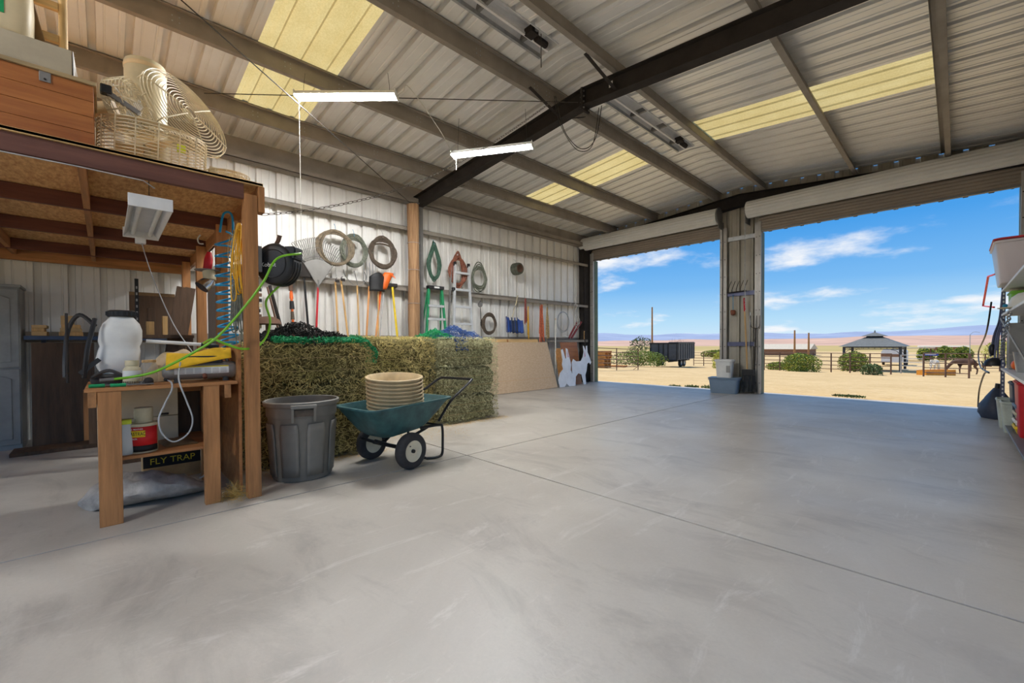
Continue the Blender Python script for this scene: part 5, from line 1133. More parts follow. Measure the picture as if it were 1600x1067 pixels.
MB().ring_loft(outer).build('tray', 'barrow_green', t, smooth=40)
for s in (-1, 1):
    M_ = TR((s*.325, -.02, .178), (0, pi/2, 0)); o = MB().lathe([(.105, -.045), (.145, -.052), (.170, -.040), (.178, -.02), (.178, .02), (.170, .040), (.145, .052), (.105, .045)], 32, M_).build('tire', 'rubber', t, smooth=50)
    k = MB().lathe([(0, s*.028), (.03, s*.03), (.06, s*.024), (.085, s*.03), (.106, s*.045), (.108, -s*.04), (.0, -s*.03)], 24, M_).build('rim', 'wheel_cream', t, smooth=40); MB().lathe([(0, s*.05), (.018, s*.05), (.02, s*.028), (0, s*.02)], 12, M_).build('hub', 'black_metal', k); MB().cyl((s*.36, -.06, .23), (s*.375, -.065, .235), .006, n=6).build('valve', 'black_metal', k)
MB().cyl((-.32, -.02, .178), (.32, -.02, .178), .013, n=8).build('axle', 'black_metal', t)
for s in (-1, 1):
    MB().tube(spline([(s*.12, -.30, .30), (s*.15, -.02, .20), (s*.17, .15, .28), (s*.20, .32, .345)], 5), .016, 8).build('frame_tube', 'black_metal', t, smooth=True)
    MB().tube(spline([(s*.22, .20, .355), (s*.27, .42, .36), (s*.29, .455, .33), (s*.29, .46, .15), (s*.285, .45, .04), (s*.26, .38, .018), (s*.2, .30, .018)], 6), .0145, 8).build('stand_leg', 'black_metal', t, smooth=True)
MB().cyl((-.2, .30, .018), (.2, .30, .018), .0145, n=8).build('stand_bar', 'black_metal', t); MB().cyl((-.27, .42, .36), (.27, .42, .36), .012, n=8).build('cross_bar', 'black_metal', t)
MB().tube(spline([(.27, .42, .40), (.30, .58, .60), (.29, .80, .72), (.27, .96, .80), (.20, 1.0, .81), (-.20, 1.0, .81), (-.27, .96, .80), (-.29, .80, .72), (-.30, .58, .60), (-.27, .42, .40)], 6), .0145, 8).build('handle_loop', 'black_metal', t, smooth=True)
# nested feed tubs in the barrow
base = Vector((-3.89, 2.10, .43)); tilt = Euler((.03, .09, 0)).to_matrix().to_4x4()
words_ = ['lowest', 'second', 'third', 'fourth', 'fifth', 'sixth', 'seventh', 'eighth', 'topmost']
for k in range(9):
    t = thing('feed_tub', '%s cream tub %sof the nested stack in the wheelbarrow' % (words_[k], 'from the bottom ' if 0 < k < 8 else ''), 'tub', base+Vector((0, 0, .036*k)), group='cream feed tubs nested in the wheelbarrow', world=False)
    M_ = Matrix.Translation((-.003*k, .0, .0)) @ tilt
    MB().lathe([(0, .002), (.21, .002), (.22, .01), (.258, .115), (.264, .118), (.275, .122), (.276, .138), (.264, .140), (.255, .132), (.215, .018), (0, .012)], 36, M_).build('tub', 'tub_cream', t, smooth=40)
    MB().lathe([(.276, .124), (.281, .128), (.281, .136), (.276, .139)], 36, M_).build('rim_band', 'tub_cream', t, smooth=50)
# litter of straw along the foot of the stacks
b = MB(); random.seed(77)
for k in range(2600):
    if k % 3 == 0: p = Vector((random.gauss(-5.05, .07), random.uniform(3.5, 4.7), .004))
    elif k % 3 == 1: p = Vector((random.gauss(-4.42, .06), random.uniform(1.0, 2.3), .004))
    else: p = Vector((random.gauss(-4.9, .25), random.uniform(2.2, 3.6), .004))
    a = random.uniform(0, 6.28); d = Vector((cos(a), sin(a), random.uniform(0, .3)))*random.uniform(.01, .035); e = Vector((-sin(a), cos(a), 0))*.0018
    b.add([p-e, p+e, p+d+e, p+d-e], [(0, 1, 2, 3)])
o = b.build('straw_litter', 'straw_gold', None, kind='stuff'); tag(o, 'loose straw scattered along the foot of the hay bales', 'straw')
# ------------------------------------------------------------------ things on the side wall
WX = XL+.225                      # plane just proud of the girts
def hose_coil(name, label, px, py, X, rx, rz, n, r, m, hang=True, seed=1, sq=1.0, cat='hose', tail=None, wob=.02, group=None):
    """coil of hose hung on the wall: one continuous winding, plus the loop of cord that holds it"""
    random.seed(seed); c = wp(px, py, X); t = thing(name, label, cat, c, group=group); pts = []; N_ = 22
    ph = [random.uniform(0, 6.28) for _ in range(n+1)]; oy = [random.gauss(0, wob) for _ in range(n+1)]; oz = [random.gauss(0, wob) for _ in range(n+1)]
    for k in range(n*N_+1):
        i = k//N_; f = (k % N_)/N_; a = pi/2+2*pi*f
        y_ = (oy[i]*(1-f)+oy[min(n, i+1)]*f); z_ = (oz[i]*(1-f)+oz[min(n, i+1)]*f)
        s = 1 if sq == 1 else (1-(1-sq)*max(0, sin(a))**1)        # pinched at the top
        pts.append(c+Vector((.02+.012*sin(k*.37+seed)+.014*(i % 3), (rx+y_)*cos(a)*s, (rz+z_)*sin(a))))
    MB().tube(pts, r, 6).build('winding', m, t, smooth=True)
    if hang: MB().tube([c+Vector((0, 0, rz*.93)), c+Vector((.05, 0, rz+.02)), c+Vector((.03, 0, rz+.10)), c+Vector((-.02, 0, rz+.16))], .004, 5).build('hanger', 'blue_hose' if seed % 2 else 'galv', t)
    if tail: MB().tube(spline([c+Vector(p) for p in tail], 6), r, 6).build('tail', m, t, smooth=True)
    return t
hose_coil('hose_coil', 'round tan hose coil hung left of the others, above the rake', 523, 388, WX, .285, .29, 11, .016, 'hose_tan', seed=1, wob=.032)
hose_coil('hose_coil', 'greenish hose coil with loose end, middle of the three', 552, 393, WX-.03, .23, .26, 10, .016, 'hose_grey', seed=3, wob=.03, tail=[(.05, .0, .27), (.06, .12, .2), (.07, .28, .05), (.07, .36, .02)])
hose_coil('hose_coil', 'dark brown hose coil right beside the timber post', 597, 396, WX, .27, .29, 13, .017, 'hose_brown', seed=2, wob=.03)
hose_coil('hose_coil', 'narrow green hose bundle hung above the green ladder', 677, 410, WX, .12, .34, 14, .015, 'hose_green', seed=5, sq=.25, wob=.045)
hose_coil('hose_coil', 'rust red hose coil behind the aluminium ladder', 714, 424, WX-.02, .21, .34, 14, .017, 'hose_rust', seed=6, sq=.7, wob=.045)
hose_coil('hose_coil', 'grey-green slack hose coil right of the aluminium ladder', 747, 434, WX, .20, .27, 12, .014, 'hose_grey', seed=8, sq=.72, wob=.045)
hose_coil('hose_coil', 'dark hose coil standing low behind the blue net', 763, 506, WX, .22, .23, 9, .014, 'hose_brown', seed=9, wob=.03, hang=False)
c = wp(803, 421, WX); t = thing('wire_spool', 'roll of grey wire hung on the wall right of the hoses', 'wire roll', c)
b = MB(); random.seed(14)
for k in range(60):
    s = k/59; r_ = .105+random.uniform(0, .05); b.tube([c+Vector((.02+.20*s, r_*cos(a), r_*sin(a))) for a in [2*pi*i/18 for i in range(18)]], .004, 4, closed=True)
b.build('winding', 'hose_grey', t); MB().lathe([(.09, 0), (.10, .0), (.10, .21), (.09, .21)], 20, Matrix.Translation(c+Vector((.02, 0, 0))) @ Euler((0, pi/2, 0)).to_matrix().to_4x4()).build('core', 'rust', t); MB().tube([c+Vector((.1, 0, .09)), c+Vector((.05, .01, .22)), c+Vector((-.02, .01, .26))], .004, 5).build('hanger', 'galv', t)
# leaf rake hung by its head
def tool(name, label, cat, top, bot, r=.014, m='handle_ash', group=None):
    a = Vector(top); c_ = Vector(bot); t = thing(name, label, cat, c_, group=group); MB().tube([a, a.lerp(c_, .5), c_], [r*1.3, r*1.4, r*1.4], 8).build('handle', m, t, smooth=True); return t, a, c_
hd0 = wp(497, 448, WX+.05); t, a, c_ = tool('leaf_rake', 'wide steel leaf rake with red handle, head up', 'rake', hd0, wp(493, 540, WX+.12)-Vector((0, 0, .05)), .013, 'red')
tip = hd0
P0 = [wp(470, 413, WX+.02), wp(498, 383, WX+.02), wp(530, 402, WX+.02)]
for k in range(25):
    s = k/24; top = Vector((tip.x-.02, tip.y+(-.42+.86*s), tip.z+.86-.30*abs(s-.48)**1.4*1.5-.03*s)); d = (top-tip)
    MB().tube([tip+d*.03, tip+d*.5, top, top+Vector((.06, 0, .01))], .0065, 5).build('tine', 'steel_grey', t)
b = MB(); b.grid(lambda s, q: tip+Vector((.008, (-.42+.86*s)*(.06+.50*q), (.86-.30*abs(s-.48)**1.4*1.5)*(.06+.50*q))), 12, 4); b.build('head_plate', 'tank_grey', t, solid=.003)
for q_ in (.62, .8): MB().tube([tip+Vector((.012, (-.42+.86*s)*q_, (.86-.30*abs(s-.48)**1.4*1.5)*q_)) for s in [k/12 for k in range(13)]], .004, 4).build('tine_band', 'steel_grey', t)
MB().cyl(tip+Vector((0, 0, -.06)), tip+Vector((0, 0, .12)), .018, n=10).build('ferrule', 'steel_grey', t)
B_ = .9
def low(px, py, dx=.0): p = wp(px, py, WX+.10+dx); d = p-C0; return C0+d
def ground_to(px0, py0, px1, py1, X0, X1):
    a = wp(px0, py0, X0); q = wp(px1, py1, X1); d = (q-a); u = (a.z-.01)/(a.z-q.z); return a, a+d*u
for (n_, lb, cat, p0, p1, r, m) in (
    ('shovel', 'round dark shovel leaning blade up behind the hose reel', 'shovel', (475, 432), (481, 505), .014, 'black_metal'),
    ('garden_hoe', 'wooden-handled hoe leaning left of the curved cultivator', 'hoe', (524, 440), (528, 520), .013, 'handle_ash'),
    ('garden_hoe', 'wooden-handled tool leaning right of the hoe', 'tool', (533, 438), (543, 520), .013, 'handle_ash'),
    ('hay_hook', 'curved-tine cultivator with wooden and black handle', 'cultivator', (558, 446), (561, 516), .012, 'handle_ash'),
    ('digging_fork', 'steel fork with red and wooden handle left of the orange scoop', 'fork', (577, 447), (573, 518), .014, 'handle_orange'),
    ('orange_scoop', 'orange-headed scoop on a wooden handle leaning by the post', 'scoop', (595, 450), (588, 520), .014, 'handle_orange'),
    ('yellow_pole', 'yellow handled sledge leaning just left of the timber post', 'tool', (613, 448), (619, 508), .016, 'yellow'),
    ('white_pole', 'tall thin white pole right of the timber post', 'pole', (654, 432), (654, 518), .014, 'white_paint'),
    ('grey_pole', 'thin grey pole leaning between scoop and yellow handle', 'pole', (600, 449), (595, 508), .01, 'cord_grey'),
    ('digging_bar', 'dark iron bar leaning below the hose reel', 'bar', (422, 448), (438, 508), .02, 'steel_black'),
    ('spud_bar', 'thin brown bar leaning beside the iron bar', 'bar', (418, 450), (431, 500), .012, 'rust')):
    a, g_ = ground_to(*p0, *p1, WX+.02, WX+.10); t, a, c_ = tool(n_, lb, cat, a, g_, r, m)
    d = (a-c_).normalized()
    if n_ == 'shovel': b = MB(); b.grid(lambda s, q: a+d*(.30*q-.02)+Vector((.03*(1-(2*s-1)**2)+.0, (2*s-1)*.13*(1-q**3*.75), 0)), 8, 8); b.build('blade', 'steel_black', t, solid=.003, smooth=True)
    elif n_ == 'garden_hoe': MB().tube(spline([a-d*.05, a+d*.03, a+d*.06+Vector((.08, 0, 0))], 4), .008, 6).build('neck', 'steel_grey', t); MB().box(a+Vector((.09, 0, .0)), (.01, .07, .05)).build('blade', 'steel_black', t)
    elif n_ == 'hay_hook':
        for s in (-1, 0, 1): MB().tube(spline([a, a+Vector((.02, s*.10, .02)), a+Vector((.03, s*.20-.04, .16)), a+Vector((.06, s*.20-.08, .26))], 5), .007, 5).build('tine', 'steel_grey', t)
    elif n_ == 'digging_fork':
        MB().tube([a+Vector((0, -.12, .10)), a+Vector((0, -.06, .05)), a, a+Vector((0, .06, .05)), a+Vector((0, .12, .10))], .010, 6).build('fork_head', 'steel_grey', t)
        for s in range(5): MB().tube(spline([a+Vector((0, -.12+.06*s, .08)), a+Vector((.03, -.12+.06*s, .22)), a+Vector((0, -.11+.06*s, .46))], 4), [.008]*8+[.003], 5).build('tine', 'galv', t)
        MB().cyl(a-d*.20, a, .016, n=8).build('grip', 'red', t)
    elif n_ == 'orange_scoop':
        b = MB(); b.grid(lambda s, q: a+Vector((.03+.05*(1-(2*s-1)**2), (2*s-1)*.10+.16*q, -.03+.34*q)), 8, 8); b.build('scoop', 'orange', t, solid=.006, smooth=True); MB().cyl(a-d*.45, a, .021, n=10).build('sleeve', 'orange', t)
        for s in range(4): MB().cyl(a+Vector((.05, .10+.03*s, .30-.01*s)), a+Vector((.07, .22+.02*s, .30-.03*s)), .008, n=5).build('tooth', 'orange', t)
    elif n_ == 'yellow_pole': MB().cyl(c_.lerp(a, .48), c_.lerp(a, .62), .018, n=10).build('black_grip', 'black_plastic', t); MB().box(a+Vector((0, 0, .03)), (.07, .20, .07)).build('head', 'steel_black', t, bev=.01)
    else: MB().cyl(a-d*.01, a+d*.02, r*1.3, n=8).build('end_cap', m, t)
a, g_ = ground_to(454, 442, 458, 508, WX+.02, WX+.08); t, a, c_ = tool('pole_saw', 'orange and black pole saw leaning right of the hose reel', 'pole saw', a, g_, .016, 'orange'); d = (a-c_)
for k, (s0, s1, r, m) in enumerate(((.62, .70, .035, 'black_plastic'), (.72, .78, .03, 'hose_brown'), (.80, .86, .04, 'black_plastic'), (.88, .93, .03, 'orange'), (.94, 1.0, .036, 'rust'))): MB().cyl(c_+d*s0, c_+d*s1, r, r*.8, n=10).build('motor_section', m, t, smooth=True)
c = wp(590, 446, WX+.04); t = thing('black_scoop', 'black plastic scoop behind the orange scoop', 'scoop', c); b = MB(); b.grid(lambda s, q: c+Vector((.02+.07*(1-(2*s-1)**2), (2*s-1)*.16-.02, -.12+.36*q*(1-.25*(2*s-1)**2))), 8, 8); b.build('pan', 'black_plastic', t, solid=.006, smooth=True); MB().cyl(c+Vector((.02, 0, -.12)), Vector((WX+.14, c.y-.05, .01)), .013, n=8).build('handle', 'handle_ash', t)
# small blade hung from the girt, hanging chain of gadgets left of the reel tail
c = wp(405, 468, WX+.02); t = thing('gadget_string', 'string of small dark gadgets hanging left of the green hose', 'hangings', c); random.seed(21)
for k in range(8): MB().box(c+Vector((random.uniform(-.01, .01), random.uniform(-.02, .02), .16-.085*k)), (.03, .055+.02*(k % 2), .055)).build('gadget', ['black_plastic', 'rust', 'black_metal', 'cream'][k % 4], t, bev=.006)
MB().tube([c+Vector((-.02, 0, .30)), c+Vector((0, 0, -.5))], .003, 4).build('string', 'wire_dark', t)
# round saw-like dark disc low by the reel
c = wp(418, 503, WX+.25); t = thing('dark_basin', 'dark upturned basin on the bales below the reel', 'basin', c); MB().lathe([(.0, .12), (.10, .11), (.17, .07), (.20, .0), (.19, -.01)], 24, Matrix.Translation((c.x, c.y, c.z-.03))).build('shell', 'rust', t, smooth=True); MB().cyl((c.x, c.y, 0), (c.x, c.y, c.z-.02), .03, n=10).build('stand', 'rust', t)
# step ladders
def ladder(name, label, pxl, pxr, pyt, pyb, X0, X1, m_rail, m_step, steps, cap, cat='ladder', rails=.045, extra=None):
    tl, tr = wp(pxl[0], pyt, X0), wp(pxr[0], pyt, X0); bl, br = wp(pxl[1], pyb, X1), wp(pxr[1], pyb, X1)
    def ext(a, c): u = (a.z-.01)/(a.z-c.z); return a+(c-a)*u
    bl, br = ext(tl, bl), ext(tr, br); tl.z = tr.z = (tl.z+tr.z)/2
    t = thing(name, label, cat, (bl+br)/2)
    for a, c_ in ((tl, bl), (tr, br)): MB().beam(a, c_, .045, rails, (1, 0, 0)).build('rail', m_rail, t, bev=.003)
    for s in steps: MB().beam(tl.lerp(bl, s), tr.lerp(br, s), .075, .048).build('step', m_step, t, bev=.003)
    if cap:
        MB().beam(tl+Vector((0, -.03, .02)), tr+Vector((0, .03, .02)), .12, .07).build('cap', 'black_plastic', t, bev=.006); MB().box((tl+tr)/2+Vector((.064, 0, .02)), (.006, .13, .035)).build('badge', 'label_white', t)
        for a, c_ in ((tl, bl), (tr, br)): MB().beam(a+Vector((-.03, 0, 0)), Vector((XL+.10, c_.y, .02)), .025, .025, (1, 0, 0)).build('rear_leg', m_rail, t)
    return t, tl, tr, bl, br
ladder('step_ladder', 'green fibreglass step ladder with black cap against the wall', (670, 667), (690, 696), 451, 514, WX+.06, WX+.16, 'ladder_green', 'alum', (.16, .28, .40, .52, .64, .76, .88), True)
t, tl, tr, bl, br = ladder('folding_ladder', 'tall aluminium folding ladder leaning over the red hose', (711, 709), (732, 737), 415, 512, WX+.08, WX+.20, 'alum', 'alum', (.06, .19, .32, .45, .58, .71, .84), False, rails=.055)
for a in (tl, tr): MB().box(a+Vector((0, 0, .02)), (.05, .05, .09)).build('rail_cap', 'black_plastic', t)
MB().box(tl.lerp(bl, .19)+Vector((0, -.03, 0)), (.06, .07, .08)).build('hinge', 'black_plastic', t, bev=.01); MB().beam(tl+Vector((-.08, -.05, .02)), bl+Vector((-.14, -.07, 0)), .025, .05, (1, 0, 0)).build('rear_rail', 'steel_grey', t)
# shelf between girts near the corner and what hangs there
for i, (px, y0, y1, m, lb, n) in enumerate(((821, 466, 512, 'rope_red', 'thin red and tan rope hank hung left of the orange rope', 5), (846, 476, 540, 'rope_orange', 'bright orange rope hank hanging in front of the plywood', 12))): cord_bundle('rope_hank', lb, 'rope', px, y0, y1, WX+.03, m, n, .045 if i == 0 else .10, .006 if i == 0 else .008, 'strands', 30+i)
cord_bundle('rope_hank', 'tan rope hank hanging right of the orange rope', 'rope', 855, 480, 535, WX+.05, 'rope_tan', 7, .07, .007, 'strands', 33)
cord_bundle('strap_hank', 'single yellow strap hanging beside the thin red rope', 'strap', 825, 478, 530, WX+.02, 'yellow_cord', 3, .02, .007, 'strands', 34)
c = wp(798, 510, WX+.02); t = thing('blue_tarp', 'crumpled blue tarp strap bundle on the wall ledge', 'tarp', c); random.seed(15)
for k in range(4): b = MB(); o_ = Vector((.05+.03*k, -.16+.10*k, -.16)); b.grid(lambda s, q: c+o_+Vector((.05*sin(7*s+k), .20*s-.04*q, .38*q*(1-.25*s)+.02*sin(9*s))), 6, 8); b.build('fold', 'blue_tarp' if k != 1 else 'tote_navy', t, solid=.01, smooth=60)
MB().tube(spline([c+Vector((.05, -.18, -.15)), c+Vector((.06, -.20, .12)), c+Vector((.02, -.17, .24))], 5), .02, 6).build('rolled_strap', 'steel_blue', t)
for k, (px, py, lb) in enumerate(((800, 488, 'pale bent wire hook on the girt above the blue tarp'), (805, 470, 'cream S-shaped hanger on the girt above the blue tarp'))): c = wp(px, py, WX+.02); t = thing('wire_hook', lb, 'hook', c); MB().tube(spline([c+Vector((0, 0, -.12)), c+Vector((.02, .03, -.02)), c+Vector((.02, .05, .08)), c+Vector((.0, .10, .14))], 5), .012, 6).build('hook', 'cream', t)
c = wp(749, 476, WX); t = thing('pulley_block', 'grey rope pulley hung from the girt beside the ladder', 'pulley', c); MB().lathe([(0, -.02), (.06, -.02), (.05, 0), (.06, .02), (0, .02)], 18, Matrix.Translation(c+Vector((.03, 0, 0))) @ Euler((0, pi/2, 0)).to_matrix().to_4x4()).build('sheave', 'steel_grey', t); MB().tube([c+Vector((.03, -.05, 0)), c+Vector((.03, 0, .09)), c+Vector((.03, .05, 0))], .008, 5).build('strap', 'steel_black', t); MB().tube([c+Vector((.03, .0, -.05)), c+Vector((.04, .02, -.5))], .008, 5).build('rope', 'steel_black', t)
c = wp(879, 503, WX+.02); t = thing('wire_hoop', 'large round wire hoop standing on the ledge near the corner', 'hoop', c); MB().tube([c+Vector((.02, .27*cos(a), .29*sin(a))) for a in [2*pi*k/32 for k in range(32)]], .012, 6, closed=True).build('hoop', 'galv', t); MB().tube([c+Vector((.025, .25*cos(a)+.01, .27*sin(a)+.01)) for a in [2*pi*k/32 for k in range(32)]], .006, 5, closed=True).build('inner_wire', 'steel_grey', t)
c = wp(899, 492, WX+.04); t = thing('wire_tangle', 'tangle of white wire hung at the corner by the door', 'wire', c); random.seed(17); b = MB()
for k in range(7):
    r0 = random.uniform(.07, .17); oy, oz = random.gauss(0, .06), random.gauss(0, .10); b.tube([c+Vector((.02+.01*k, oy+r0*cos(a)*.8, oz+r0*sin(a)*1.3)) for a in [2*pi*i/16 for i in range(16)]], .006, 4, closed=True)
b.build('loops', 'rope_white', t)
for i, (p0, p1, m, lb) in enumerate((((908, 503), (893, 528), 'dark_red', 'upper dark red tube leaning on the ledge by the corner'), ((902, 503), (889, 528), 'dark_red', 'lower dark red tube leaning on the ledge by the corner'))): t = thing('red_tube', lb, 'tube', wp(*p1, WX+.02)); a, c_ = wp(*p0, WX+.02), wp(*p1, WX+.02); MB().cyl(a, c_, .03, n=10).build('tube', m, t, smooth=True); MB().cyl(a, a+(a-c_).normalized()*.01, .034, n=10).build('cap', 'steel_black', t)
t = thing('rag', 'white rag lying on the ledge beside the hoop', 'rag', wp(884, 528, WX)); c = wp(884, 527, WX-.03); b = MB(); b.grid(lambda s, q: c+Vector((.12*s-.06, .30*q-.15, .01+.05*sin(pi*s)*sin(pi*q)*(1+.4*sin(9*q)))), 8, 10); b.build('cloth', 'rope_white', t, smooth=True, solid=.006)
for i, (p0, p1, lb) in enumerate((((868, 498), (868, 548), 'thin pale stake leaning in front of the wire hoop'), ((913, 517), (916, 560), 'wooden-handled lopper leaning at the corner column'))): a, g_ = ground_to(*p0, *p1, WX+.03, WX+.09); t, a, c_ = tool('stake', lb, 'stake', a, g_, .012, 'rope_white' if i == 0 else 'steel_black'); MB().cyl(a-Vector((0, 0, .25)), a, .018, n=8).build('grip', 'handle_ash', t)
# plywood sheets and white cut-out animals leaning along the wall
def lean(name, label, cat, y0, y1, xb, xt, z0, z1, m, th=.018, parent=None):
    d = Vector((xt-xb, 0, z1-z0)).normalized(); n_ = Vector((d.z, 0, -d.x))*th
    b = MB(); q = [Vector((xb, y0, z0)), Vector((xb, y1, z0)), Vector((xt, y1, z1)), Vector((xt, y0, z1))]; b.add(q+[p+n_ for p in q], [(0, 1, 2, 3), (7, 6, 5, 4), (0, 4, 5, 1), (1, 5, 6, 2), (2, 6, 7, 3), (3, 7, 4, 0)])
    return b
bA = lean('x', '', '', 6.3, 8.75, -7.40, -7.78, .004, 1.22, 'plywood'); t = thing('plywood_sheet', 'large pale plywood sheet leaning on the side wall', 'board', (-7.5, 7.5, 0)); bA.build('sheet', 'plywood', t); MB().beam((-7.375, 6.6, .30), (-7.375, 8.7, .30), .002, .004).build('edge_line', 'osb', t)
t = thing('plywood_sheet', 'second plywood sheet standing taller behind the first', 'board', (-7.6, 7.2, 0)); lean('x', '', '', 6.2, 8.45, -7.52, -7.85, .004, 1.30, 'plywood').build('sheet', 'pine_y', t); lean('x', '', '', 7.30, 7.34, -7.50, -7.83, .01, 1.29, 'fir').build('batten', 'fir', t)
t = thing('plywood_offcuts', 'dark brown wooden panel leaning behind the white cut-outs', 'board', (-7.7, 9.3, 0)); lean('x', '', '', 9.35, 10.1, -7.62, -7.80, .004, 1.22, 'fir').build('panel', 'chest', t); lean('x', '', '', 9.10, 9.32, -7.60, -7.78, .004, 1.05, 'fir').build('plank', 'pallet', t)
def cutout(label, y0, xb, h, poly, flip=1):
    t = thing('animal_cutout', label, 'cutout', (xb, y0, 0)); xt = xb-.16
    d = Vector((xt-xb, 0, h)).normalized(); n_ = Vector((d.z, 0, -d.x)); M_ = Matrix(((0, d.x, n_.x, xb), (flip, 0, 0, y0), (0, d.z, n_.z, .003), (0, 0, 0, 1)))
    L_ = sqrt(h*h+.16*.16); MB().prism([(x*1.0, y*L_) for x, y in poly], .015, M_).build('board', 'cutout_white', t); return t, M_, L_
poly = [(.0, .0), (.10, .0), (.16, .22), (.30, .30), (.44, .26), (.50, .0), (.60, .0), (.62, .24), (.70, .34), (.78, .52), (.88, .56), (.93, .50), (.98, .56), (.92, .72), (.86, .82), (.88, 1.0), (.82, .98), (.78, .84), (.72, .98), (.68, 1.0), (.68, .84), (.60, .70), (.48, .60), (.26, .60), (.14, .66), (.06, .58), (.02, .36)]
t, M_, L_ = cutout('white deer-like cut-out leaning rightmost by the door corner', 9.45, -7.42, 1.12, [(x*.98, y) for x, y in poly]); MB().prism([(.66, .70*L_), (.70, .86*L_), (.72, .72*L_)], .004, M_ @ Matrix.Translation((0, 0, .014))).build('ear_patch', 'pink', t)
t, M_, L_ = cutout('white rabbit-like cut-out leaning left of the deer-like one', 8.82, -7.38, 1.05, [(x_*1.3, y_) for x_, y_ in [(.0, 0), (.52, 0), (.50, .22), (.42, .42), (.46, .56), (.44, .70), (.40, .98), (.35, 1.0), (.33, .74), (.29, .72), (.24, .98), (.19, .96), (.20, .70), (.16, .58), (.18, .46), (.06, .36), (-.02, .18)]]); MB().prism([(.47, .76*L_), (.50, .94*L_), (.525, .76*L_)], .004, M_ @ Matrix.Translation((0, 0, .014))).build('ear_patch', 'pink', t)
MB().prism([(.2, .0*L_), (.3, .08*L_), (.4, .0)], .004, M_ @ Matrix.Translation((0, 0, .014))).build('base_patch', 'tank_grey', t)
# ------------------------------------------------------------------ column between the doors
def tote(name, label, c, w, d, h, m, lidm=None, taper=.88, rz=0, cat='tote', lid=True, rim=.02, group=None):
    t = thing(name, label, cat, c, rz, group=group, world=False); k = taper
    def R(s, z, r=.04): return [Vector((a*s*w/2-(math.copysign(r, a) if i else 0)*0, b_*s*d/2, z)) for i, (a, b_) in enumerate(((-1, -1), (1, -1), (1, 1), (-1, 1)))]
    def RR(s, z): return rr2(w*s, d*s, z, min(w, d)*.13)
    MB().ring_loft([RR(k, .0), RR(k+.02, .012), RR(1, h-.03), RR(1, h), RR(.96, h), RR(k*.94, .03)]).build('body', m, t, smooth=40)
    MB().ring_loft([RR(1.0, h-.035), RR(1.06, h-.03), RR(1.06, h-.012), RR(1.0, h-.008)], caps=False).build('rim', m, t, smooth=40)
    if lid:
        MB().ring_loft([RR(1.05, h+.001), RR(1.08, h+.006), RR(1.08, h+.02), RR(1.02, h+.028), RR(.9, h+.028)]).build('lid', lidm or m, t, smooth=40)
    return t
def rr2(w, d, z, r, n=4):
    pts = []
    for (cx_, cy_, a0) in ((w/2-r, d/2-r, 0), (-w/2+r, d/2-r, pi/2), (-w/2+r, -d/2+r, pi), (w/2-r, -d/2+r, 1.5*pi)):
        for k in range(n+1): a = a0+pi/2*k/n; pts.append(Vector((cx_+r*cos(a), cy_+r*sin(a), z)))
    return pts
tote('storage_tote', 'blue-grey tote standing at the column between the doors', (-3.78, 10.55, 0), .62, .42, .34, 'tote_blue', rz=.15, lid=True)
t = thing('white_pail', 'square white plastic pail standing on the blue-grey tote', 'pail', (-3.78, 10.56, .369), .15, world=False); MB().ring_loft([rr2(.31, .31, 0, .05), rr2(.36, .36, .40, .06), rr2(.36, .36, .42, .06), rr2(.34, .34, .42, .06), rr2(.29, .29, .03, .05)]).build('body', 'white_plastic', t, smooth=40); MB().ring_loft([rr2(.36, .36, .37, .06), rr2(.40, .40, .375, .06), rr2(.40, .40, .41, .06), rr2(.37, .37, .415, .06)], caps=False).build('rim', 'white_plastic', t, smooth=40); MB().bb(.06, .14, -.18, -.165, .12, .28).build('sticker', 'tank_grey', t)
a = Vector((-3.44, YE-.19, 2.22)); c_ = Vector((-3.33, YE-.24, .02)); t = thing('stable_broom', 'wooden-handled broom with red grip hung on the column', 'broom', c_); MB().tube([a, c_.lerp(a, .25)], .017, 8).build('handle', 'handle_ash', t, smooth=True); MB().cyl(c_.lerp(a, .86), a, .02, n=8).build('grip', 'red', t); MB().bb(c_.x-.13, c_.x+.13, c_.y-.03, c_.y+.03, .42, .56).build('head', 'black_plastic', t, bev=.01)
b = MB(); random.seed(4)
for k in range(160): x_ = random.uniform(-.13, .13); b.cyl((c_.x+x_, c_.y+random.uniform(-.025, .025), .43), (c_.x+x_*1.3, c_.y+random.uniform(-.05, .05), .03+random.uniform(0, .04)), .003, n=3)
b.build('bristles', 'black_plastic', t, kind='stuff')
c = Vector((-3.68, YE-.11, 2.38)); t = thing('rake_head', 'bare rake head with long tines hung on the column girt', 'rake', c); MB().cyl(c+Vector((-.16, 0, 0)), c+Vector((.26, 0, .02)), .012, n=6).build('bar', 'steel_black', t)
for k in range(5): MB().tube(spline([c+Vector((-.14+.09*k, 0, 0)), c+Vector((-.12+.09*k, -.05, .08)), c+Vector((-.06+.09*k, -.03, .26))], 4), .007, 5).build('tine', 'steel_black', t)
c = Vector((-3.72, YE-.08, 1.93)); t = thing('hoof_pick', 'red-headed grooming tool hung by a blue cord on the column', 'tool', c); MB().lathe([(0, -.10), (.05, -.08), (.06, 0), (.05, .03), (0, .04)], 10, Matrix.Translation(c)).build('head', 'hose_rust', t); MB().tube([c, c+Vector((0, 0, .40))], .007, 5).build('cord', 'blue_hose', t)
c = Vector((-3.20, YE-.17, 1.50)); t = thing('pitchfork', 'dark pitchfork leaning tines up at the column', 'fork', (c.x, c.y, 0)); MB().cyl((c.x-.02, c.y-.03, .01), c, .015, n=8).build('handle', 'steel_black', t)
for k in range(4): MB().tube(spline([c, c+Vector((-.10+.06*k, 0, .06)), c+Vector((-.10+.065*k, -.03, .30))], 4), .007, 5).build('tine', 'steel_black', t)

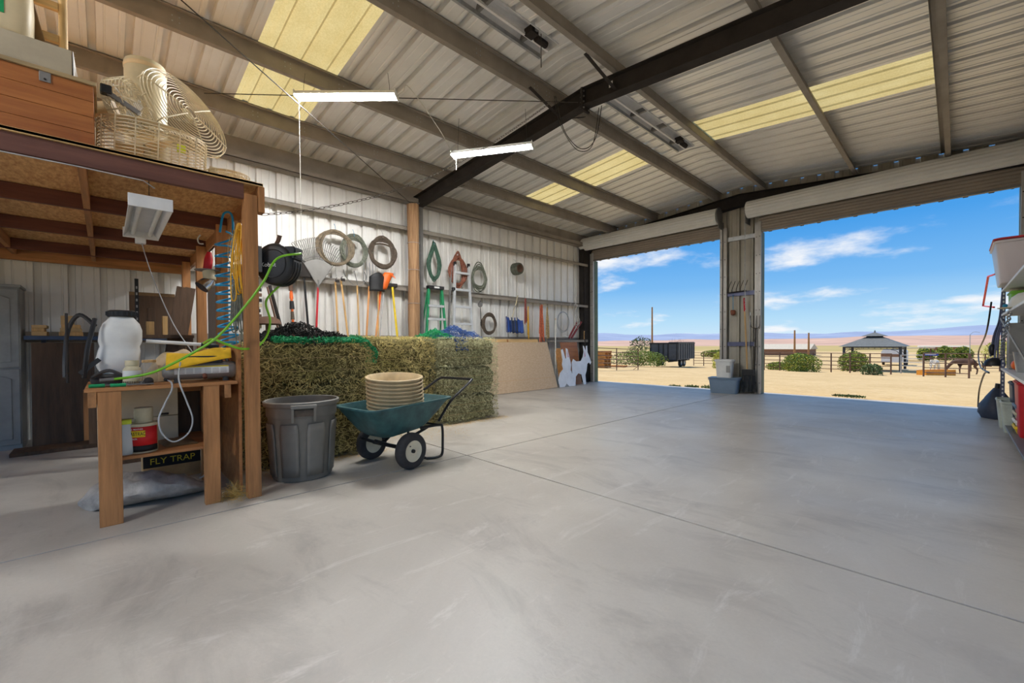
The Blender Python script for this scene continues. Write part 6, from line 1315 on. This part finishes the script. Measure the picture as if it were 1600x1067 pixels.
# ------------------------------------------------------------------ shelving on the right
SX0, SX1, SY0, SY1 = .43, .86, 5.0, 9.22
t = thing('shelving_unit', 'perforated grey steel shelving unit along the right wall', 'shelving', (.7, 8, 0))
for x in (SX0, SX1-.04):
    for y in (SY0, SY1-.04):
        b = MB(); b.bb(x, x+.04, y, y+.004, 0, 2.32); b.bb(x, x+.004, y, y+.04, 0, 2.32); u_ = b.build('upright', 'steel_blue', t)
        if y > 8: 
            b = MB()
            for k in range(38): b.bb(x+.012, x+.028, y-.002, y+.0, .15+k*.056, .18+k*.056)
            b.build('slots', 'label_white', u_, kind='stuff')
        MB().bb(x-.012, x+.05, y-.012, y+.05, 0, .12).build('foot', 'black_plastic', u_)
for z in (.10, .80, 1.56, 1.90): MB().bb(SX0-.0, SX1, SY0, SY1, z-.03, z).build('shelf', 'white_paint' if z > .5 else 'steel_grey', t, bev=.004)
MB().beam((SX0-.005, SY0, .85), (SX0-.005, SY1, 1.5), .008, .03).build('brace', 'steel_grey', t)
tote('clear_tote', 'big clear tote with red lid on the top of the shelving', (.60, 8.45, 1.901), .56, .95, .52, 'clear_plastic', 'red', .8)
tag(MB().box((.60, 8.42, 2.08), (.36, .6, .24)).build('red_blanket', 'red', None, bev=.04), 'red folded blanket showing through the clear tote', 'blanket')
tote('green_box', 'bright green box below the clear tote', (.68, 8.75, 1.561), .40, .5, .27, 'green_box', lid=False, taper=.95, cat='box')
t = thing('hard_hat', 'white hard hat with blue knob on the right shelves', 'hat', (.56, 7.75, 1.561)); MB().lathe([(.17, .0), (.15, .01), (.145, .06), (.12, .13), (.07, .175), (0, .19)], 24, Matrix.Translation((.56, 7.75, 1.561))).build('shell', 'white_plastic', t, smooth=True); MB().lathe([(.14, .0), (.20, .004), (.20, .012), (.14, .012)], 24, Matrix.Translation((.53, 7.75, 1.561))).build('brim', 'cream', t); MB().ball((.40, 7.85, 1.60), .025).build('knob', 'blue_hose', t)
t = thing('grey_crate', 'dark grey flat crate standing on the middle shelf', 'crate', (.7, 9.0, .80)); MB().bb(.48, .82, 8.75, 9.12, .801, 1.42).build('body', 'tank_grey', t, bev=.01); MB().beam((.495, 8.74, .85), (.495, 9.1, 1.38), .006, .03).build('diagonal', 'steel_grey', t)
t = thing('paint_pail', 'white-grey metal pail on the middle shelf', 'pail', (.58, 7.9, .80)); MB().lathe([(0, 0), (.09, 0), (.115, .24), (.12, .245), (.11, .245), (.085, .01), (0, .01)], 20, Matrix.Translation((.58, 7.9, .801))).build('body', 'galv', t, smooth=40); MB().tube([(.58, 7.9+.115*cos(a), 1.045+.10*sin(a)) for a in [pi*k/10 for k in range(11)]], .004, 5).build('bail', 'steel_grey', t)
t = thing('orange_bundle', 'small orange bag on the middle shelf edge', 'bag', (.53, 8.45, .80)); MB().ball((.54, 8.45, .87), (.06, .09, .07)).build('bag', 'orange', t, smooth=True); MB().cyl((.54, 8.45, .93), (.54, 8.45, .97), .02, n=8).build('knot', 'orange', t)
t = thing('shelf_chain', 'galvanised chain slung across the shelving front', 'chain', (.44, 8.5, 1.1)); b = MB(); chain(b, [(.44, 9.2, .92), (.42, 8.7, 1.08), (.42, 8.2, 1.28), (.43, 7.7, 1.52)], .012, .06, .02); b.build('links', 'galv', t)
for i, (y, z, w, d, h, m, lb, x_) in enumerate(((8.45, .101, .36, .5, .55, 'tote_navy', 'navy blue bin beneath the middle shelf', .66), (7.55, .101, .38, .52, .62, 'red', 'red bin beneath the middle shelf nearest the camera', .66))): tote('storage_bin', lb, (x_, y, z), w, d, h, m, lid=False)
for i, (x_, y) in enumerate(((.50, 8.85), (.52, 8.45))): tote('waste_basket', ['pale green waste basket on the floor under the shelving end', 'pale green waste basket nearer the camera under the shelving'][i], (x_-.0, y, 0), .24, .30, .40, 'tote_pale', lid=False, taper=.75, cat='basket', group='pale green baskets')
for i, (z, m, lb) in enumerate(((.0, 'bag_brown', 'dark low tray under the white and yellow tubs'), (.10, 'yellow', 'yellow-rimmed tray in the stack by the frame edge'), (.17, 'white_plastic', 'white tray in the middle of the stack by the frame edge'), (.26, 'cream', 'cream tray near the top of the stack'), (.35, 'tote_blue', 'pale blue tub topping the stack by the frame edge'))): tote('tray', lb, (.60, 7.75, z), .26, .36, .09 if i else .10, m, lid=False, cat='tray', taper=.85)
t = thing('black_bag', 'slumped black bag on the floor at the end of the shelving', 'bag', (.43, 9.85, 0)); random.seed(6); rings = []
for z, w, d in ((.002, .20, .26), (.08, .24, .30), (.2, .22, .26), (.32, .15, .17), (.42, .08, .09), (.46, .05, .05)): rings.append([Vector((.43+.8*w*cos(a)*(1+.1*sin(4*a+z*9)), 9.85+.8*d*sin(a)*(1+.1*sin(3*a+z*7)), z)) for a in [2*pi*i/18 for i in range(18)]])
MB().ring_loft(rings).build('bag', 'tote_navy', t, smooth=60); MB().cyl((.43, 9.85, .45), (.44, 9.85, .53), .03, n=8).build('neck', 'black_plastic', t)
t = thing('black_cable', 'black cable dangling from the shelving to the floor', 'cable', (.22, 9.9, 0)); MB().tube(spline([wp(1549, 472, .36), wp(1541, 520, .33), wp(1529, 550, .30), wp(1532, 573, .30), wp(1545, 582, .33), wp(1538, 584, .30), wp(1530, 610, .28), wp(1528, 640, .27)], 8), .011, 6).build('cable', 'black_plastic', t, smooth=True)
t = thing('cable_bundle', 'bunch of blue and dark cables hung at the shelving end', 'cables', (.42, 9.4, 1.3)); b = MB(); random.seed(16)
for k in range(7): o_ = Vector((random.gauss(0, .02), random.gauss(0, .05), 0)); b.tube(spline([Vector((.45, 9.27, 1.95))+o_*.3, Vector((.44, 9.36, 1.5))+o_, Vector((.40, 9.45, 1.25))+o_*1.5, Vector((.38, 9.42, 1.05-random.uniform(0, .15)))+o_*2], 6), .010, 5)
b.build('cables', 'steel_blue', t, smooth=True); MB().ball((.36, 9.45, 1.05), (.04, .05, .09)).build('plug_block', 'black_plastic', t, smooth=True)
t = thing('baseball_hat', 'black peaked hat hung on the end of the shelving', 'hat', (.40, 9.4, .78)); MB().lathe([(.11, 0), (.105, .05), (.07, .10), (0, .12)], 16, Matrix.Translation((.38, 9.38, .82))).build('crown', 'black_plastic', t, smooth=True); MB().box((.30, 9.32, .815), (.10, .14, .01)).build('visor', 'hose_rust', t)
t = thing('tubular_stand', 'red tubular frame hooked on the end of the shelving', 'frame', (.38, 9.6, 1.6)); MB().tube([wp(1556, 428, .45), wp(1544, 432, .38), wp(1536, 478, .36), wp(1553, 480, .44)], .016, 8).build('tube', 'red', t, smooth=True); MB().cyl(wp(1555, 428, .45), wp(1558, 424, .46), .014, n=8).build('hook', 'steel_black', t)

# ------------------------------------------------------------------ wires overhead
def wire(label, pts, r=.006, m='wire_dark', name='guy_wire', cat='wire'):
    o = MB().tube(pts, r, 6).build(name, m, None); tag(o, label, cat); return o
top_col = Vector((-7.82, 4.70, 4.04))
p_ = wp(283, 0, -4.5); wire('long diagonal bracing cable from the roof to the timber post', [p_+(p_-top_col).normalized()*.1, p_, top_col], .006)
e0 = fp(332, 146, 4.42); e1 = yp(903, 160, 4.74); wire('straight dark bracing cable crossing to the ridge of the rafter', [e0+(e0-e1).normalized()*.1, e0, e1], .006)
t = thing('sagging_chain', 'chain sagging from the loft post up to the rafter ridge', 'chain', (-3.75, .90, 2.2)); b = MB(); pts = [wp(px, py, -3.75) for px, py in ((397, 333), (470, 330), (540, 318), (600, 303), (660, 281), (720, 252), (790, 210), (872, 152))]; pts[0].y = max(pts[0].y, .9); chain(b, pts, .005, .045, .011); b.build('links', 'chain', t)
la = Vector((-5.23, 2.20, 4.24)); wire('thin white cord hanging straight down from the left tube light', [la-_R0*.59+Vector((0, 0, -.01)), la-_R0*.585+Vector((0, 0, -.9)), la-_R0*.58+Vector((0, 0, -1.95))], .0035, 'rope_white', 'light_string', 'cord')
lb_ = Vector((-4.76, 4.16, 4.02)); r_ = (_R0*1.18-Vector((_F.x, _F.y, 0))*.3).normalized()
wire('white power cord slung between the two tube lights', spline([la+_R0*.62, la+_R0*.70+Vector((0, 0, .06)), la+_R0*.78+Vector((0, 0, .10)), la.lerp(lb_, .6)+Vector((0, 0, .02)), lb_-r_*.62+Vector((0, 0, .03))], 6), .005, 'rope_white', 'power_cord', 'cord')
wire('short white pull cord under the far tube light', [lb_-r_*.56+Vector((0, 0, -.02)), lb_-r_*.56+Vector((0, 0, -.22))], .003, 'rope_white', 'light_string', 'cord')
wire('thin rod hanging down from the near ridge vent', [Vector((-3.40, 3.75, zdeck(-3.5)-.05)), Vector((-3.40, 3.75, 4.42))], .005, 'wire_dark', 'pull_rod', 'rod')
wire('drooping double cable loop below the ridge of the rafter', spline([yp(868, 150, 4.73), yp(880, 200, 4.73), yp(900, 228, 4.75), yp(918, 231, 4.95), yp(932, 212, 5.05), yp(940, 165, 5.1)], 8), .006, 'wire_dark', 'cable_loop', 'cable')
wire('second drooping cable beside the double loop', spline([yp(866, 150, 4.70), yp(872, 185, 4.70), yp(888, 218, 4.72), yp(906, 236, 4.9), yp(926, 226, 5.02), yp(936, 168, 5.1)], 8), .005, 'wire_dark', 'cable_loop', 'cable')

t = thing('compressor_cord', 'grey power cord hanging in a loop in front of the bench shelf', 'cord', wp(270, 690, -3.72)); MB().tube(spline([wp(282, 566, -3.90), wp(279, 585, -3.86), wp(281, 600, -3.77), wp(292, 628, -3.75), wp(301, 655, -3.75), wp(294, 677, -3.75), wp(272, 690, -3.75), wp(254, 678, -3.75), wp(248, 655, -3.75), wp(258, 630, -3.75), wp(268, 610, -3.77), wp(268, 598, -3.80), wp(262, 594, -3.9)], 8), .0055, 6).build('cable', 'cord_grey', t, smooth=True); MB().cyl(wp(262, 594, -3.9), wp(258, 593, -3.92), .012, n=8).build('plug', 'black_plastic', t)
